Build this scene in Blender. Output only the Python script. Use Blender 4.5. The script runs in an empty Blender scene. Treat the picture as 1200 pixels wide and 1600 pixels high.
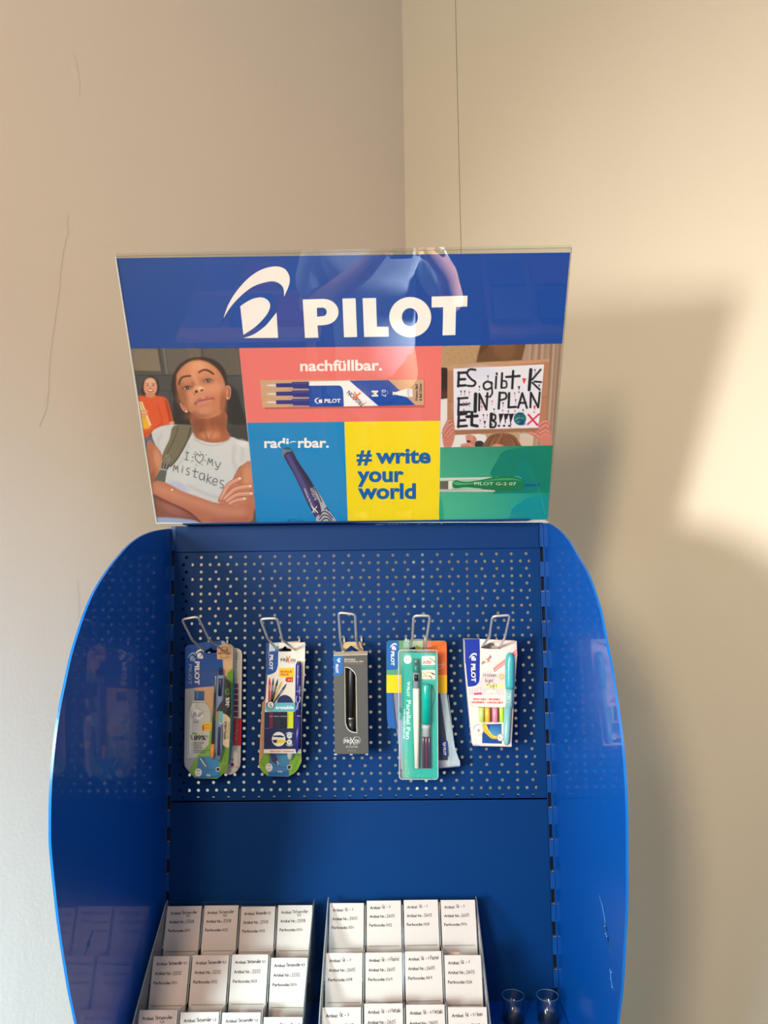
import bpy, bmesh, math, random
import numpy as np
from mathutils import Vector, Matrix
from mathutils.geometry import tessellate_polygon

S = bpy.context.scene
COL = S.collection
random.seed(7)

# ------------------------------------------------------------------ camera
F = 1150.0                       # focal length in pixels of the 1200x1600 frame
CAM = np.array([0.0, -1.24, 1.6])
PITCH, ROLL, YAW = math.radians(5.7), -0.0115, math.radians(0.6)
f_ = np.array([-math.sin(YAW)*math.cos(PITCH), math.cos(YAW)*math.cos(PITCH), math.sin(PITCH)])
r0 = np.array([math.cos(YAW), math.sin(YAW), 0.0])
u0 = np.cross(r0, f_)
R_ = r0*math.cos(ROLL) + u0*math.sin(ROLL)
U_ = u0*math.cos(ROLL) - r0*math.sin(ROLL)
cam_data = bpy.data.cameras.new('camera')
cam_data.sensor_fit = 'VERTICAL'
cam_data.sensor_height = 36.0
cam_data.lens = F/1600.0*36.0
cam_data.clip_start = 0.02
cam = bpy.data.objects.new('camera', cam_data)
COL.objects.link(cam)
cam.matrix_world = Matrix(((R_[0], U_[0], -f_[0], CAM[0]), (R_[1], U_[1], -f_[1], CAM[1]),
                           (R_[2], U_[2], -f_[2], CAM[2]), (0, 0, 0, 1)))
S.camera = cam

# ------------------------------------------------------------------ view, world, lights
S.view_settings.view_transform = 'Standard'
S.view_settings.look = 'None'
S.view_settings.gamma = 1.0
S.view_settings.use_curve_mapping = False
S.view_settings.exposure = 0.0
w = bpy.data.worlds.new('world'); S.world = w; w.use_nodes = True
wn = w.node_tree.nodes; wl = w.node_tree.links
bg = wn['Background']
bg.inputs[0].default_value = (0.88, 0.97, 1.0, 1)
bg.inputs[1].default_value = 0.36

def area(name, loc, target, size, power, color, size_y=None):
    l = bpy.data.lights.new(name, 'AREA'); l.energy = power; l.color = color
    l.shape = 'RECTANGLE'; l.size = size; l.size_y = size_y or size
    o = bpy.data.objects.new(name, l); COL.objects.link(o)
    o.location = loc
    o.rotation_euler = (Vector(target)-Vector(loc)).to_track_quat('-Z', 'Y').to_euler()
    return o
area('window_light', (-1.38, -1.92, 1.55), (1.0, 0.25, 1.74), 0.26, 6.0, (1.0, 0.98, 0.93), 0.34).data.spread = math.radians(50)
area('lamp_light', (-0.70, -2.45, 2.3), (0.4, 0.3, 1.7), 0.26, 40, (1.0, 0.78, 0.53), 0.60)
area('shirt_beam_light', (2.1, -1.2, 1.9), (0.03, -1.6, 1.15), 0.4, 46, (1.0, 0.97, 0.92), 0.4).data.spread = math.radians(45)  # narrow beam added to brighten the shirt for its reflection
area('warm_fill_light', (1.2, -3.4, 2.6), (0.1, 0.2, 1.4), 1.6, 18, (1.0, 0.88, 0.76), 1.6)  # broad warm fill added from the front right
area('shop_window_light', (-1.85, -2.5, 1.7), (-1.12, -0.5, 0.85), 0.9, 33, (0.66, 0.97, 1.0), 0.9).data.spread = math.radians(46)

# ------------------------------------------------------------------ pixel rays to points in the room
def ray(x, y): return f_ + R_*((x-600.0)/F) + U_*((800.0-y)/F)
def at_y(x, y, Y):
    d = ray(x, y); return CAM + d*((Y-CAM[1])/d[1])
def at_x(x, y, X):
    d = ray(x, y); return CAM + d*((X-CAM[0])/d[0])
def at_z(x, y, Z):
    d = ray(x, y); return CAM + d*((Z-CAM[2])/d[2])
def at_plane(x, y, p, n):
    d = ray(x, y); return CAM + d*(np.dot(p-CAM, n)/np.dot(d, n))

# ------------------------------------------------------------------ materials
def lin(c):
    return tuple(((v/255.0)/12.92 if v <= 10 else ((v/255.0+0.055)/1.055)**2.4) for v in c[:3])
def pmat(name, rgb, rough=0.5, metal=0.0, spec=0.5, coat=0.0, bump=0.0, bscale=200.0, var=0.0, trans=0.0):
    m = bpy.data.materials.new(name); m.use_nodes = True
    nt = m.node_tree; b = nt.nodes['Principled BSDF']
    c = lin(rgb)
    b.inputs['Base Color'].default_value = (*c, 1)
    b.inputs['Roughness'].default_value = rough
    b.inputs['Metallic'].default_value = metal
    b.inputs['Specular IOR Level'].default_value = spec
    b.inputs['Coat Weight'].default_value = coat
    b.inputs['Coat Roughness'].default_value = 0.03
    tc = nt.nodes.new('ShaderNodeTexCoord')
    nz = nt.nodes.new('ShaderNodeTexNoise'); nz.inputs['Scale'].default_value = bscale
    nz.inputs['Detail'].default_value = 4
    nt.links.new(tc.outputs['Object'], nz.inputs['Vector'])
    if var > 0:
        mr = nt.nodes.new('ShaderNodeMapRange')
        mr.inputs['To Min'].default_value = 1-var; mr.inputs['To Max'].default_value = 1+var
        nt.links.new(nz.outputs['Fac'], mr.inputs['Value'])
        vm = nt.nodes.new('ShaderNodeVectorMath'); vm.operation = 'SCALE'
        vm.inputs[0].default_value = c
        nt.links.new(mr.outputs['Result'], vm.inputs['Scale'])
        nt.links.new(vm.outputs['Vector'], b.inputs['Base Color'])
    if bump > 0:
        bp = nt.nodes.new('ShaderNodeBump'); bp.inputs['Strength'].default_value = bump
        bp.inputs['Distance'].default_value = 0.002
        nt.links.new(nz.outputs['Fac'], bp.inputs['Height'])
        nt.links.new(bp.outputs['Normal'], b.inputs['Normal'])
    return m
def clear_mat(name, tint=(1, 1, 1), gloss=1.0, rough=0.02, ior=1.49, haze=0.0):
    m = bpy.data.materials.new(name); m.use_nodes = True
    nt = m.node_tree; nt.nodes.clear()
    out = nt.nodes.new('ShaderNodeOutputMaterial')
    tr = nt.nodes.new('ShaderNodeBsdfTransparent'); tr.inputs[0].default_value = (*tint, 1)
    gl = nt.nodes.new('ShaderNodeBsdfGlossy'); gl.inputs['Roughness'].default_value = rough
    ge = nt.nodes.new('ShaderNodeNewGeometry')
    dt = nt.nodes.new('ShaderNodeVectorMath'); dt.operation = 'DOT_PRODUCT'
    nt.links.new(ge.outputs['Normal'], dt.inputs[0]); nt.links.new(ge.outputs['Incoming'], dt.inputs[1])
    def mth(op, a, b=None):
        n = nt.nodes.new('ShaderNodeMath'); n.operation = op
        if isinstance(a, float): n.inputs[0].default_value = a
        else: nt.links.new(a, n.inputs[0])
        if b is not None: n.inputs[1].default_value = b
        return n
    ab = mth('ABSOLUTE', dt.outputs['Value']); iv = nt.nodes.new('ShaderNodeMath'); iv.operation = 'SUBTRACT'; iv.inputs[0].default_value = 1.0
    nt.links.new(ab.outputs[0], iv.inputs[1])
    pw_ = mth('POWER', iv.outputs[0], 5.0); ml = mth('MULTIPLY', pw_.outputs[0], 0.955); fr = mth('ADD', ml.outputs[0], 0.045)
    mu = nt.nodes.new('ShaderNodeMath'); mu.operation = 'MULTIPLY'; mu.inputs[1].default_value = gloss
    mx = nt.nodes.new('ShaderNodeMixShader')
    nt.links.new(fr.outputs[0], mu.inputs[0]); nt.links.new(mu.outputs[0], mx.inputs[0])
    src = tr.outputs[0]
    if haze > 0:
        df = nt.nodes.new('ShaderNodeBsdfDiffuse'); df.inputs[0].default_value = (0.8, 0.85, 0.85, 1)
        m2 = nt.nodes.new('ShaderNodeMixShader'); m2.inputs[0].default_value = haze
        nt.links.new(tr.outputs[0], m2.inputs[1]); nt.links.new(df.outputs[0], m2.inputs[2]); src = m2.outputs[0]
    nt.links.new(src, mx.inputs[1]); nt.links.new(gl.outputs[0], mx.inputs[2])
    nt.links.new(mx.outputs[0], out.inputs[0])
    return m
M = {}
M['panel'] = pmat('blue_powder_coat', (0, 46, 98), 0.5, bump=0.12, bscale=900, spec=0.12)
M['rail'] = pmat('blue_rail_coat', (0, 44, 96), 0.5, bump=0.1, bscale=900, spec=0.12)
M['shelf'] = pmat('top_lit_shelf_blue', (0, 74, 160), 0.5, spec=0.15, bscale=500, bump=0.1)  # stand blue lightened as an upward face catching more light
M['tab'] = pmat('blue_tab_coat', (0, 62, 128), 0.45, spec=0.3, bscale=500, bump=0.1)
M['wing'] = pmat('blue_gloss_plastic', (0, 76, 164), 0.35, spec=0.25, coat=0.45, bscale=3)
M['wing_edge'] = pmat('lit_blue_cut_edge', (16, 104, 190), 0.25, bscale=40)  # highlight along the wing edge put into the colour
M['slot'] = pmat('dark_slot', (3, 6, 14), 0.7, bscale=50)
M['clear'] = clear_mat('clear_acrylic', (0.97, 0.985, 0.98))
M['front_clear'] = clear_mat('clear_poster_cover', (0.985, 0.99, 0.99), gloss=1.0, rough=0.008)
M['blister'] = clear_mat('clear_blister_film', (0.97, 0.97, 0.97), gloss=1.0, rough=0.06, haze=0.02)
M['acryl_edge'] = pmat('lit_acrylic_edge', (215, 228, 226), 0.15, bscale=60)  # bright catch of light on the sheet edge put into the colour
M['steel'] = pmat('bright_steel_wire', (200, 194, 188), 0.32, metal=0.6, bscale=300, bump=0.05)
M['paper'] = pmat('white_card_paper', (196, 182, 177), 0.75, spec=0.2, bscale=600, bump=0.08)
M['card_side'] = pmat('card_board_edge', (215, 208, 196), 0.8, bscale=400)
M['navy'] = pmat('navy_plastic', (18, 24, 66), 0.3, bscale=80)
M['black'] = pmat('black_plastic', (22, 22, 26), 0.35, bscale=80)
M['charcoal'] = pmat('charcoal_carton', (66, 64, 62), 0.5, bscale=300, var=0.04)
M['teal_card'] = pmat('teal_carton', (0, 160, 142), 0.4, bscale=90, var=0.05)
M['glass_dark'] = pmat('dark_cup_base', (8, 26, 52), 0.3, bscale=60)

def print_mat(name, rough):
    m = bpy.data.materials.new(name); m.use_nodes = True
    nt = m.node_tree; b = nt.nodes['Principled BSDF']
    a = nt.nodes.new('ShaderNodeVertexColor'); a.layer_name = 'ink'
    nt.links.new(a.outputs['Color'], b.inputs['Base Color'])
    b.inputs['Roughness'].default_value = rough
    b.inputs['Specular IOR Level'].default_value = 0.3
    return m
M['print'] = print_mat('printed_ink_on_card', 0.45)
M['ink'] = print_mat('matt_ink', 0.8)

# ------------------------------------------------------------------ object helpers
def link_mesh(name, verts, faces, mat, parent=None, origin=None, smooth=False, label=None, mats=None, midx=None):
    me = bpy.data.meshes.new(name)
    if origin is not None:
        o_ = np.asarray(origin, float)
        verts = [tuple(np.asarray(v, float)-o_) for v in verts]
    me.from_pydata([tuple(v) for v in verts], [], faces)
    for mm in (mats or [mat]): me.materials.append(mm)
    if midx is not None: me.polygons.foreach_set('material_index', midx)
    if smooth: me.polygons.foreach_set('use_smooth', [True]*len(me.polygons))
    me.update()
    ob = bpy.data.objects.new(name, me); COL.objects.link(ob)
    if parent is not None:
        ob.parent = parent
        if origin is not None:
            ob.location = Vector(origin)-wloc(parent)
    elif origin is not None:
        ob.location = Vector(origin)
    if label: ob['label'] = label
    return ob
def wloc(o):
    v = Vector(o.location)
    while o.parent is not None:
        o = o.parent; v = v+Vector(o.location)
    return v
def empty(name, loc, label, cat, group=None):
    o = bpy.data.objects.new(name, None); COL.objects.link(o)
    o.empty_display_size = 0.02
    o.location = loc
    o['label'] = label; o['category'] = cat
    if group: o['group'] = group
    return o
def tag(o, label, cat, group=None):
    o['label'] = label; o['category'] = cat
    if group: o['group'] = group
def part(name, verts, faces, mat, parent, **k):
    """mesh child whose vertices are given in room coordinates; parents never rotate"""
    return link_mesh(name, verts, faces, mat, parent=parent, origin=wloc(parent), **k)

class MB:
    def __init__(s): s.v = []; s.f = []
    def add(s, v, f):
        n = len(s.v); s.v += [tuple(p) for p in v]; s.f += [tuple(i+n for i in q) for q in f]
    def box(s, a, b):
        (x0, y0, z0), (x1, y1, z1) = a, b
        v = [(x0,y0,z0),(x1,y0,z0),(x1,y1,z0),(x0,y1,z0),(x0,y0,z1),(x1,y0,z1),(x1,y1,z1),(x0,y1,z1)]
        s.add(v, [(0,3,2,1),(4,5,6,7),(0,1,5,4),(1,2,6,5),(2,3,7,6),(3,0,4,7)])
    def tube(s, pts, r, n=10, caps=True, radii=None):
        pts = [Vector(p) for p in pts]; base = len(s.v); up = None
        for i, p in enumerate(pts):
            t = (pts[min(i+1, len(pts)-1)]-pts[max(i-1, 0)]).normalized()
            if up is None:
                up = Vector((0, 0, 1)) if abs(t.z) < 0.9 else Vector((1, 0, 0))
            a = t.cross(up)
            if a.length < 1e-6: a = t.cross(Vector((0, 1, 0.3)))
            a.normalize(); b = a.cross(t).normalized(); up = b
            rr = radii[i] if radii else r
            for k in range(n):
                th = 2*math.pi*k/n
                s.v.append(tuple(p+a*math.cos(th)*rr+b*math.sin(th)*rr))
        for i in range(len(pts)-1):
            for k in range(n):
                k2 = (k+1) % n
                s.f.append((base+i*n+k, base+i*n+k2, base+(i+1)*n+k2, base+(i+1)*n+k))
        if caps:
            s.f.append(tuple(base+k for k in reversed(range(n))))
            s.f.append(tuple(base+(len(pts)-1)*n+k for k in range(n)))
    def lathe(s, c, prof, n=24, axis='z'):
        base = len(s.v)
        for (r, z) in prof:
            for k in range(n):
                th = 2*math.pi*k/n
                s.v.append((c[0]+r*math.cos(th), c[1]+r*math.sin(th), c[2]+z))
        for i in range(len(prof)-1):
            for k in range(n):
                k2 = (k+1) % n
                s.f.append((base+i*n+k, base+i*n+k2, base+(i+1)*n+k2, base+(i+1)*n+k))
    def prism(s, loops, to3, d):
        """loops: outline then holes in 2D; to3(x,y) gives the front point, d the extrusion vector"""
        flat = [p for lp in loops for p in lp]
        tris = tessellate_polygon([[Vector((x, y, 0)) for x, y in lp] for lp in loops])
        n = len(flat); fr = [np.asarray(to3(x, y), float) for x, y in flat]
        d = np.asarray(d, float); bk = [p+d for p in fr]
        base = len(s.v); s.v += [tuple(p) for p in fr]+[tuple(p) for p in bk]
        nrm = -d
        for t in tris:
            a, b, c = (fr[i] for i in t)
            if np.dot(np.cross(b-a, c-a), nrm) < 0: t = (t[0], t[2], t[1])
            s.f.append(tuple(base+i for i in t)); s.f.append(tuple(base+n+i for i in (t[0], t[2], t[1])))
        o = 0
        for lp in loops:
            m = len(lp)
            for i in range(m):
                j = (i+1) % m
                s.f.append((base+o+i, base+o+j, base+n+o+j, base+n+o+i))
            o += m
    def build(s, name, mat, parent, **k):
        return part(name, s.v, s.f, mat, parent, **k)
def bevel(ob, wd=0.001, seg=2):
    b = ob.modifiers.new('bevel', 'BEVEL'); b.width = wd; b.segments = seg; b.limit_method = 'ANGLE'
    return ob
def recalc(ob):
    bm = bmesh.new(); bm.from_mesh(ob.data); bmesh.ops.recalc_face_normals(bm, faces=bm.faces)
    bm.to_mesh(ob.data); bm.free(); return ob

# ------------------------------------------------------------------ outlines
def rrect(x0, y0, x1, y1, r, n=5):
    p = []
    for cx, cy, a in ((x1-r, y0+r, -90), (x1-r, y1-r, 0), (x0+r, y1-r, 90), (x0+r, y0+r, 180)):
        for k in range(n+1):
            t = math.radians(a+90*k/n); p.append((cx+r*math.cos(t), cy+r*math.sin(t)))
    return p
def ell(cx, cy, rx, ry=None, n=20, a0=0, a1=360, rot=0):
    ry = rx if ry is None else ry; p = []
    full = abs(a1-a0) >= 360
    for k in range(n if full else n+1):
        t = math.radians(a0+(a1-a0)*k/n); x, y = rx*math.cos(t), ry*math.sin(t)
        c, s_ = math.cos(math.radians(rot)), math.sin(math.radians(rot))
        p.append((cx+x*c-y*s_, cy+x*s_+y*c))
    return p
def spline(pts, closed=False, n=6):
    P = [np.array(p, float) for p in pts]; out = []; m = len(P)
    for i in range(m if closed else m-1):
        p0 = P[(i-1) % m] if closed or i > 0 else P[i]
        p1, p2 = P[i], P[(i+1) % m]
        p3 = P[(i+2) % m] if closed or i+2 < m else p2
        for k in range(n):
            t = k/n
            out.append(tuple(0.5*((2*p1)+(-p0+p2)*t+(2*p0-5*p1+4*p2-p3)*t*t+(-p0+3*p1-3*p2+p3)*t**3)))
    if not closed: out.append(tuple(P[-1]))
    return out

# ------------------------------------------------------------------ lettering
_tc = {}
def glyphs(txt, bold=0.0):
    key = (txt, bold)
    if key in _tc: return _tc[key]
    cu = bpy.data.curves.new('t', 'FONT'); cu.body = txt; cu.resolution_u = 3; cu.offset = bold; cu.size = 1.0
    ob = bpy.data.objects.new('t', cu); COL.objects.link(ob)
    dg = bpy.context.evaluated_depsgraph_get(); dg.update()
    me = ob.evaluated_get(dg).to_mesh()
    v = np.array([(q.co.x, q.co.y) for q in me.vertices]) if len(me.vertices) else np.zeros((0, 2))
    fs = [tuple(p.vertices) for p in me.polygons]
    ob.evaluated_get(dg).to_mesh_clear()
    bpy.data.objects.remove(ob); bpy.data.curves.remove(cu)
    if len(v): v[:, 0] -= v[:, 0].min()
    wd = v[:, 0].max() if len(v) else 1
    _tc[key] = (v, fs, wd)
    return _tc[key]
# single-stroke handwriting, x right, y up, cap height 1
HW = {
 'A': [[(0,0),(.3,1),(.6,0)],[(.12,.4),(.5,.4)]], 'B': [[(0,0),(0,1),(.4,.95),(.45,.7),(.05,.52),(.5,.4),(.5,.1),(0,0)]],
 'E': [[(.5,1),(0,1),(0,0),(.5,0)],[(0,.5),(.4,.5)]], 'F': [[(.5,1),(0,1),(0,0)],[(0,.5),(.4,.5)]],
 'G': [[(.5,.88),(.32,1),(.12,.92),(.02,.6),(.04,.25),(.2,.02),(.42,.06),(.5,.4)],[(.28,.42),(.6,.42)]],
 'I': [[(.1,1),(.4,1)],[(.25,1),(.25,0)],[(.1,0),(.4,0)]], 'T': [[(0,1),(.6,1)],[(.3,1),(.25,0)]],
 'P': [[(0,0),(0,1),(.45,.9),(.45,.6),(0,.5)]], 'M': [[(0,0),(.08,1),(.35,.4),(.62,1),(.7,0)]],
 'N': [[(0,0),(.02,1),(.5,0),(.52,1)]],
 'a': [[(.4,.55),(.15,.6),(0,.3),(.12,0),(.35,.15),(.42,.6),(.42,.1),(.52,0)]],
 'c': [[(.4,.5),(.2,.6),(0,.3),(.15,0),(.4,.1)]], 'e': [[(0,.3),(.38,.38),(.3,.6),(.1,.55),(0,.25),(.15,0),(.42,.1)]],
 'i': [[(.1,.6),(.1,0)],[(.1,.82),(.12,.86)]], 'k': [[(0,1),(0,0)],[(.38,.6),(0,.25),(.4,0)]],
 'l': [[(.1,1),(.08,0)]], 'm': [[(0,.6),(0,0)],[(0,.45),(.2,.6),(.27,.4),(.27,0)],[(.27,.45),(.47,.6),(.55,.4),(.56,0)]],
 'n': [[(0,.6),(0,0)],[(0,.4),(.22,.6),(.34,.45),(.34,0)]], 'o': [[(.2,.6),(0,.35),(.15,0),(.38,.2),(.32,.52),(.2,.6)]],
 'r': [[(0,.6),(0,0)],[(0,.4),(.2,.6),(.32,.55)]], 's': [[(.34,.52),(.12,.6),(.05,.42),(.32,.22),(.22,0),(0,.06)]],
 't': [[(.15,.95),(.13,.1),(.3,0)],[(0,.62),(.32,.64)]], 'y': [[(0,.6),(.18,.15)],[(.38,.6),(.1,-.35)]],
 '0': [[(.2,.7),(.02,.4),(.12,.02),(.34,.2),(.34,.55),(.2,.7)]], '1': [[(0,.4),(.2,.7),(.2,0)]],
 '2': [[(0,.55),(.2,.72),(.34,.5),(0,0),(.4,0)]], '3': [[(0,.65),(.25,.72),(.3,.5),(.1,.38),(.35,.2),(.2,0),(0,.06)]],
 '4': [[(.12,.7),(0,.3),(.4,.3)],[(.3,.55),(.28,-.05)]], '5': [[(.4,.72),(.08,.7),(.04,.42),(.32,.38),(.3,.05),(0,0)]],
 '6': [[(.3,.72),(.02,.3),(.15,0),(.36,.18),(.2,.36),(.04,.2)]], '7': [[(0,.7),(.38,.7),(.15,0)],[(.08,.35),(.35,.35)]],
 '8': [[(.2,.36),(.04,.55),(.2,.72),(.34,.55),(.04,.16),(.2,0),(.36,.16),(.2,.36)]],
 '9': [[(.34,.5),(.15,.4),(.05,.58),(.2,.72),(.34,.55),(.28,0)]], ',': [[(.1,.05),(.02,-.18)]], '-': [[(.05,.3),(.4,.3)]],
 '.': [[(.05,0),(.08,.03)]], ' ': [],
}
ADV = {' ': .35, 'M': .85, 'm': .68, 'i': .24, 'l': .22, ',': .25, '.': .2, 'r': .38}

class Print:
    """flat print: coloured faces on a plane, gathered in one mesh with the colour stored per face corner"""
    def __init__(s, mapper): s.map = mapper; s.v = []; s.f = []; s.c = []; s.fr = (0, 0, 1.0)
    def frame(s, ox, oy, sc): s.fr = (ox, oy, sc); return s
    def _p(s, x, y, L): return s.map(s.fr[0]+x/s.fr[2], s.fr[1]+y/s.fr[2], L)
    def poly(s, pts, col, L=1, holes=()):
        loops = [list(pts)]+[list(h) for h in holes]
        flat = [p for lp in loops for p in lp]
        tris = tessellate_polygon([[Vector((x, y, 0)) for x, y in lp] for lp in loops])
        n = len(s.v); s.v += [tuple(s._p(x, y, L)) for x, y in flat]
        c = lin(col)
        for t in tris: s.f.append(tuple(n+i for i in t)); s.c.append((c, c, c))
    def quad(s, x0, y0, x1, y1, col, L=1): s.poly([(x0,y0),(x1,y0),(x1,y1),(x0,y1)], col, L)
    def grad(s, pts4, cols4, L=1):
        n = len(s.v); s.v += [tuple(s._p(x, y, L)) for x, y in pts4]
        s.f.append((n, n+1, n+2, n+3)); s.c.append(tuple(lin(c) for c in cols4))
    def stroke(s, pts, wd, col, L=2, wds=None):
        m = len(pts)
        P = [np.array(p, float) for p in pts]; c = lin(col); n = len(s.v)
        for i in range(m):
            t = P[min(i+1, m-1)]-P[max(i-1, 0)]; l = np.hypot(*t) or 1; t = t/l
            nn = np.array([-t[1], t[0]])*(wds[i] if wds else wd)/2
            a, b = P[i], P[i]
            if i == 0: a = b = P[i]-t*wd*0.3
            if i == m-1: a = b = P[i]+t*wd*0.3
            s.v.append(tuple(s._p(*(a+nn), L))); s.v.append(tuple(s._p(*(b-nn), L)))
        for i in range(m-1):
            s.f.append((n+2*i, n+2*i+1, n+2*i+3, n+2*i+2)); s.c.append((c,)*4)
    def text(s, txt, x, y, h, col, L=3, ang=0, w=None, bold=0.0, align='l', slant=0.0):
        """baseline start x,y; h = cap height; w = full width (stretches to fit); ang clockwise degrees"""
        v, fs, wd = glyphs(txt, bold)
        if not len(v): return
        sy = h/0.73; sx = (w/wd) if w else sy
        ca, sa = math.cos(math.radians(ang)), math.sin(math.radians(ang))
        off = {'l': 0, 'c': -wd*sx/2, 'r': -wd*sx}[align]
        n = len(s.v); c = lin(col)
        for (a, b) in v:
            X, Y = a*sx+off+slant*b*sy, -b*sy
            s.v.append(tuple(s._p(x+X*ca-Y*sa, y+X*sa+Y*ca, L)))
        for q in fs: s.f.append(tuple(n+i for i in q)); s.c.append((c,)*len(q))
    def hand(s, txt, x, y, h, wd, col, L=3, ang=0, w=None, jit=0.0):
        tw = sum(ADV.get(ch, .5) for ch in txt)
        sx = (w/tw) if w else h
        ca, sa = math.cos(math.radians(ang)), math.sin(math.radians(ang)); cx = 0
        for ch in txt:
            dy = random.uniform(-jit, jit)*h
            for st in HW.get(ch, []):
                pp = spline(st, n=3) if len(st) > 2 and ch not in 'GEFTIANMk147' else st
                q = []
                for (a, b) in pp:
                    X, Y = (cx+a)*sx, -b*h+dy
                    q.append((x+X*ca-Y*sa, y+X*sa+Y*ca))
                s.stroke(q, wd, col, L)
            cx += ADV.get(ch, .5)
    def grid(s, X, Y, C, L=1):
        """X, Y arrays (rows, cols) and colours (rows, cols, 3) 0..255"""
        r, c = X.shape; n = len(s.v)
        for i in range(r):
            for j in range(c): s.v.append(tuple(s._p(X[i, j], Y[i, j], L)))
        Cl = np.clip(C/255.0, 0, 1); Cl = np.where(Cl <= 0.04045, Cl/12.92, ((Cl+0.055)/1.055)**2.4)
        Cl = [[tuple(Cl[i, j]) for j in range(c)] for i in range(r)]
        for i in range(r-1):
            for j in range(c-1):
                a = n+i*c+j
                s.f.append((a, a+c, a+c+1, a+1)); s.c.append((Cl[i][j], Cl[i+1][j], Cl[i+1][j+1], Cl[i][j+1]))
    gain = 1.0
    def build(s, name, parent, mat=None, face=(0, -1, 0), label=None, local=False):
        """room coordinates unless local"""
        f = []
        cc = []
        V = s.v; face = np.asarray(face, float)
        for q, c in zip(s.f, s.c):
            a, b, d = (np.asarray(V[i]) for i in q[:3])
            if np.dot(np.cross(b-a, d-a), face) < 0: q = q[::-1]; c = c[::-1]
            f.append(q); cc.append(c)
        if local:
            ob = link_mesh(name, V, f, mat or M['print'], parent=parent, label=label)
        else:
            ob = part(name, V, f, mat or M['print'], parent, label=label)
        at = ob.data.color_attributes.new('ink', 'FLOAT_COLOR', 'CORNER')
        flat = np.array([(k[0]*Print.gain, k[1]*Print.gain, k[2]*Print.gain, 1.0) for c in cc for k in c], dtype=np.float32)
        at.data.foreach_set('color', flat.ravel())
        return ob
def ymap(Y):
    """photo pixel to a vertical plane of the room at depth Y, layers stacked towards the viewer"""
    return lambda x, y, L: at_y(x, y, Y-0.00018*L)

# =================================================================== ROOM
CORNER = np.array([0.0, 0.9, 0.0]); CORNER[0] = at_y(631, 200, 0.9)[0]
aL, aR = math.radians(52), math.radians(38)
dL = np.array([-math.cos(aL), -math.sin(aL), 0]); dR = np.array([math.cos(aR), -math.sin(aR), 0])
nL = np.array([dL[1], -dL[0], 0]) * -1; nR = np.array([-dR[1], dR[0], 0]) * -1
if nL[1] > 0: nL = -nL
if nR[1] > 0: nR = -nR
def wall_mat(name, rgb):
    m = bpy.data.materials.new(name); m.use_nodes = True
    nt = m.node_tree; b = nt.nodes['Principled BSDF']; c = lin(rgb)
    b.inputs['Roughness'].default_value = 0.62; b.inputs['Specular IOR Level'].default_value = 0.25
    tc = nt.nodes.new('ShaderNodeTexCoord')
    mp = nt.nodes.new('ShaderNodeMapping'); mp.inputs['Scale'].default_value = (1, 1, 0.35)
    nt.links.new(tc.outputs['Object'], mp.inputs[0])
    n1 = nt.nodes.new('ShaderNodeTexNoise'); n1.inputs['Scale'].default_value = 5; n1.inputs['Detail'].default_value = 6
    n2 = nt.nodes.new('ShaderNodeTexNoise'); n2.inputs['Scale'].default_value = 160; n2.inputs['Detail'].default_value = 5
    nt.links.new(mp.outputs[0], n1.inputs['Vector']); nt.links.new(tc.outputs['Object'], n2.inputs['Vector'])
    mr = nt.nodes.new('ShaderNodeMapRange'); mr.inputs['To Min'].default_value = 0.975; mr.inputs['To Max'].default_value = 1.02
    nt.links.new(n1.outputs['Fac'], mr.inputs['Value'])
    vm = nt.nodes.new('ShaderNodeVectorMath'); vm.operation = 'SCALE'; vm.inputs[0].default_value = c
    nt.links.new(mr.outputs[0], vm.inputs['Scale']); nt.links.new(vm.outputs[0], b.inputs['Base Color'])
    ad = nt.nodes.new('ShaderNodeMath'); ad.operation = 'MULTIPLY_ADD'; ad.inputs[1].default_value = 0.12
    nt.links.new(n2.outputs['Fac'], ad.inputs[0]); nt.links.new(n1.outputs['Fac'], ad.inputs[2])
    bp = nt.nodes.new('ShaderNodeBump'); bp.inputs['Strength'].default_value = 0.35; bp.inputs['Distance'].default_value = 0.006
    nt.links.new(ad.outputs[0], bp.inputs['Height']); nt.links.new(bp.outputs['Normal'], b.inputs['Normal'])
    return m
M['wall_l'] = wall_mat('cream_plaster_paint', (216, 203, 190))
M['wall_r'] = wall_mat('cream_board_paint', (222, 212, 192))
M['floor'] = pmat('grey_brown_floor', (96, 84, 76), 0.5, bscale=12, var=0.12)
M['crack'] = pmat('hairline_crack_paint', (200, 188, 174), 0.9, bscale=30)
M['groove'] = pmat('groove_shadow_gap', (70, 60, 50), 0.9, bscale=30)

def slab(name, a, b, z0, z1, nrm, th, mat, parent=None):
    a, b = np.asarray(a), np.asarray(b); v = []
    for z in (z0, z1):
        for p in (a, b, b-nrm*th, a-nrm*th): v.append((p[0], p[1], z))
    f = [(0,1,5,4),(1,2,6,5),(2,3,7,6),(3,0,4,7),(0,3,2,1),(4,5,6,7)]
    ob = link_mesh(name, v, f, mat, parent=parent, origin=(0, 0, 0))
    return recalc(ob)
wl_ = slab('wall_left', CORNER, CORNER+dL*3.6, 0, 4.2, nL, 0.1, M['wall_l']); wl_['kind'] = 'structure'
seam = at_plane(716, 200, CORNER, nR); ds = float(np.dot(seam-CORNER, dR))
wr_ = slab('wall_right', CORNER-nR*0.012, CORNER-nR*0.012+dR*4.2, 0, 4.2, nR, 0.1, M['groove']); wr_['kind'] = 'structure'
p1 = slab('wall_panel', CORNER, CORNER+dR*(ds-0.0012), 0, 4.2, nR, 0.012, M['wall_r'], parent=wr_)
p2 = slab('wall_panel', CORNER+dR*(ds+0.0012), CORNER+dR*4.2, 0, 4.2, nR, 0.012, M['wall_r'], parent=wr_)
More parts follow.
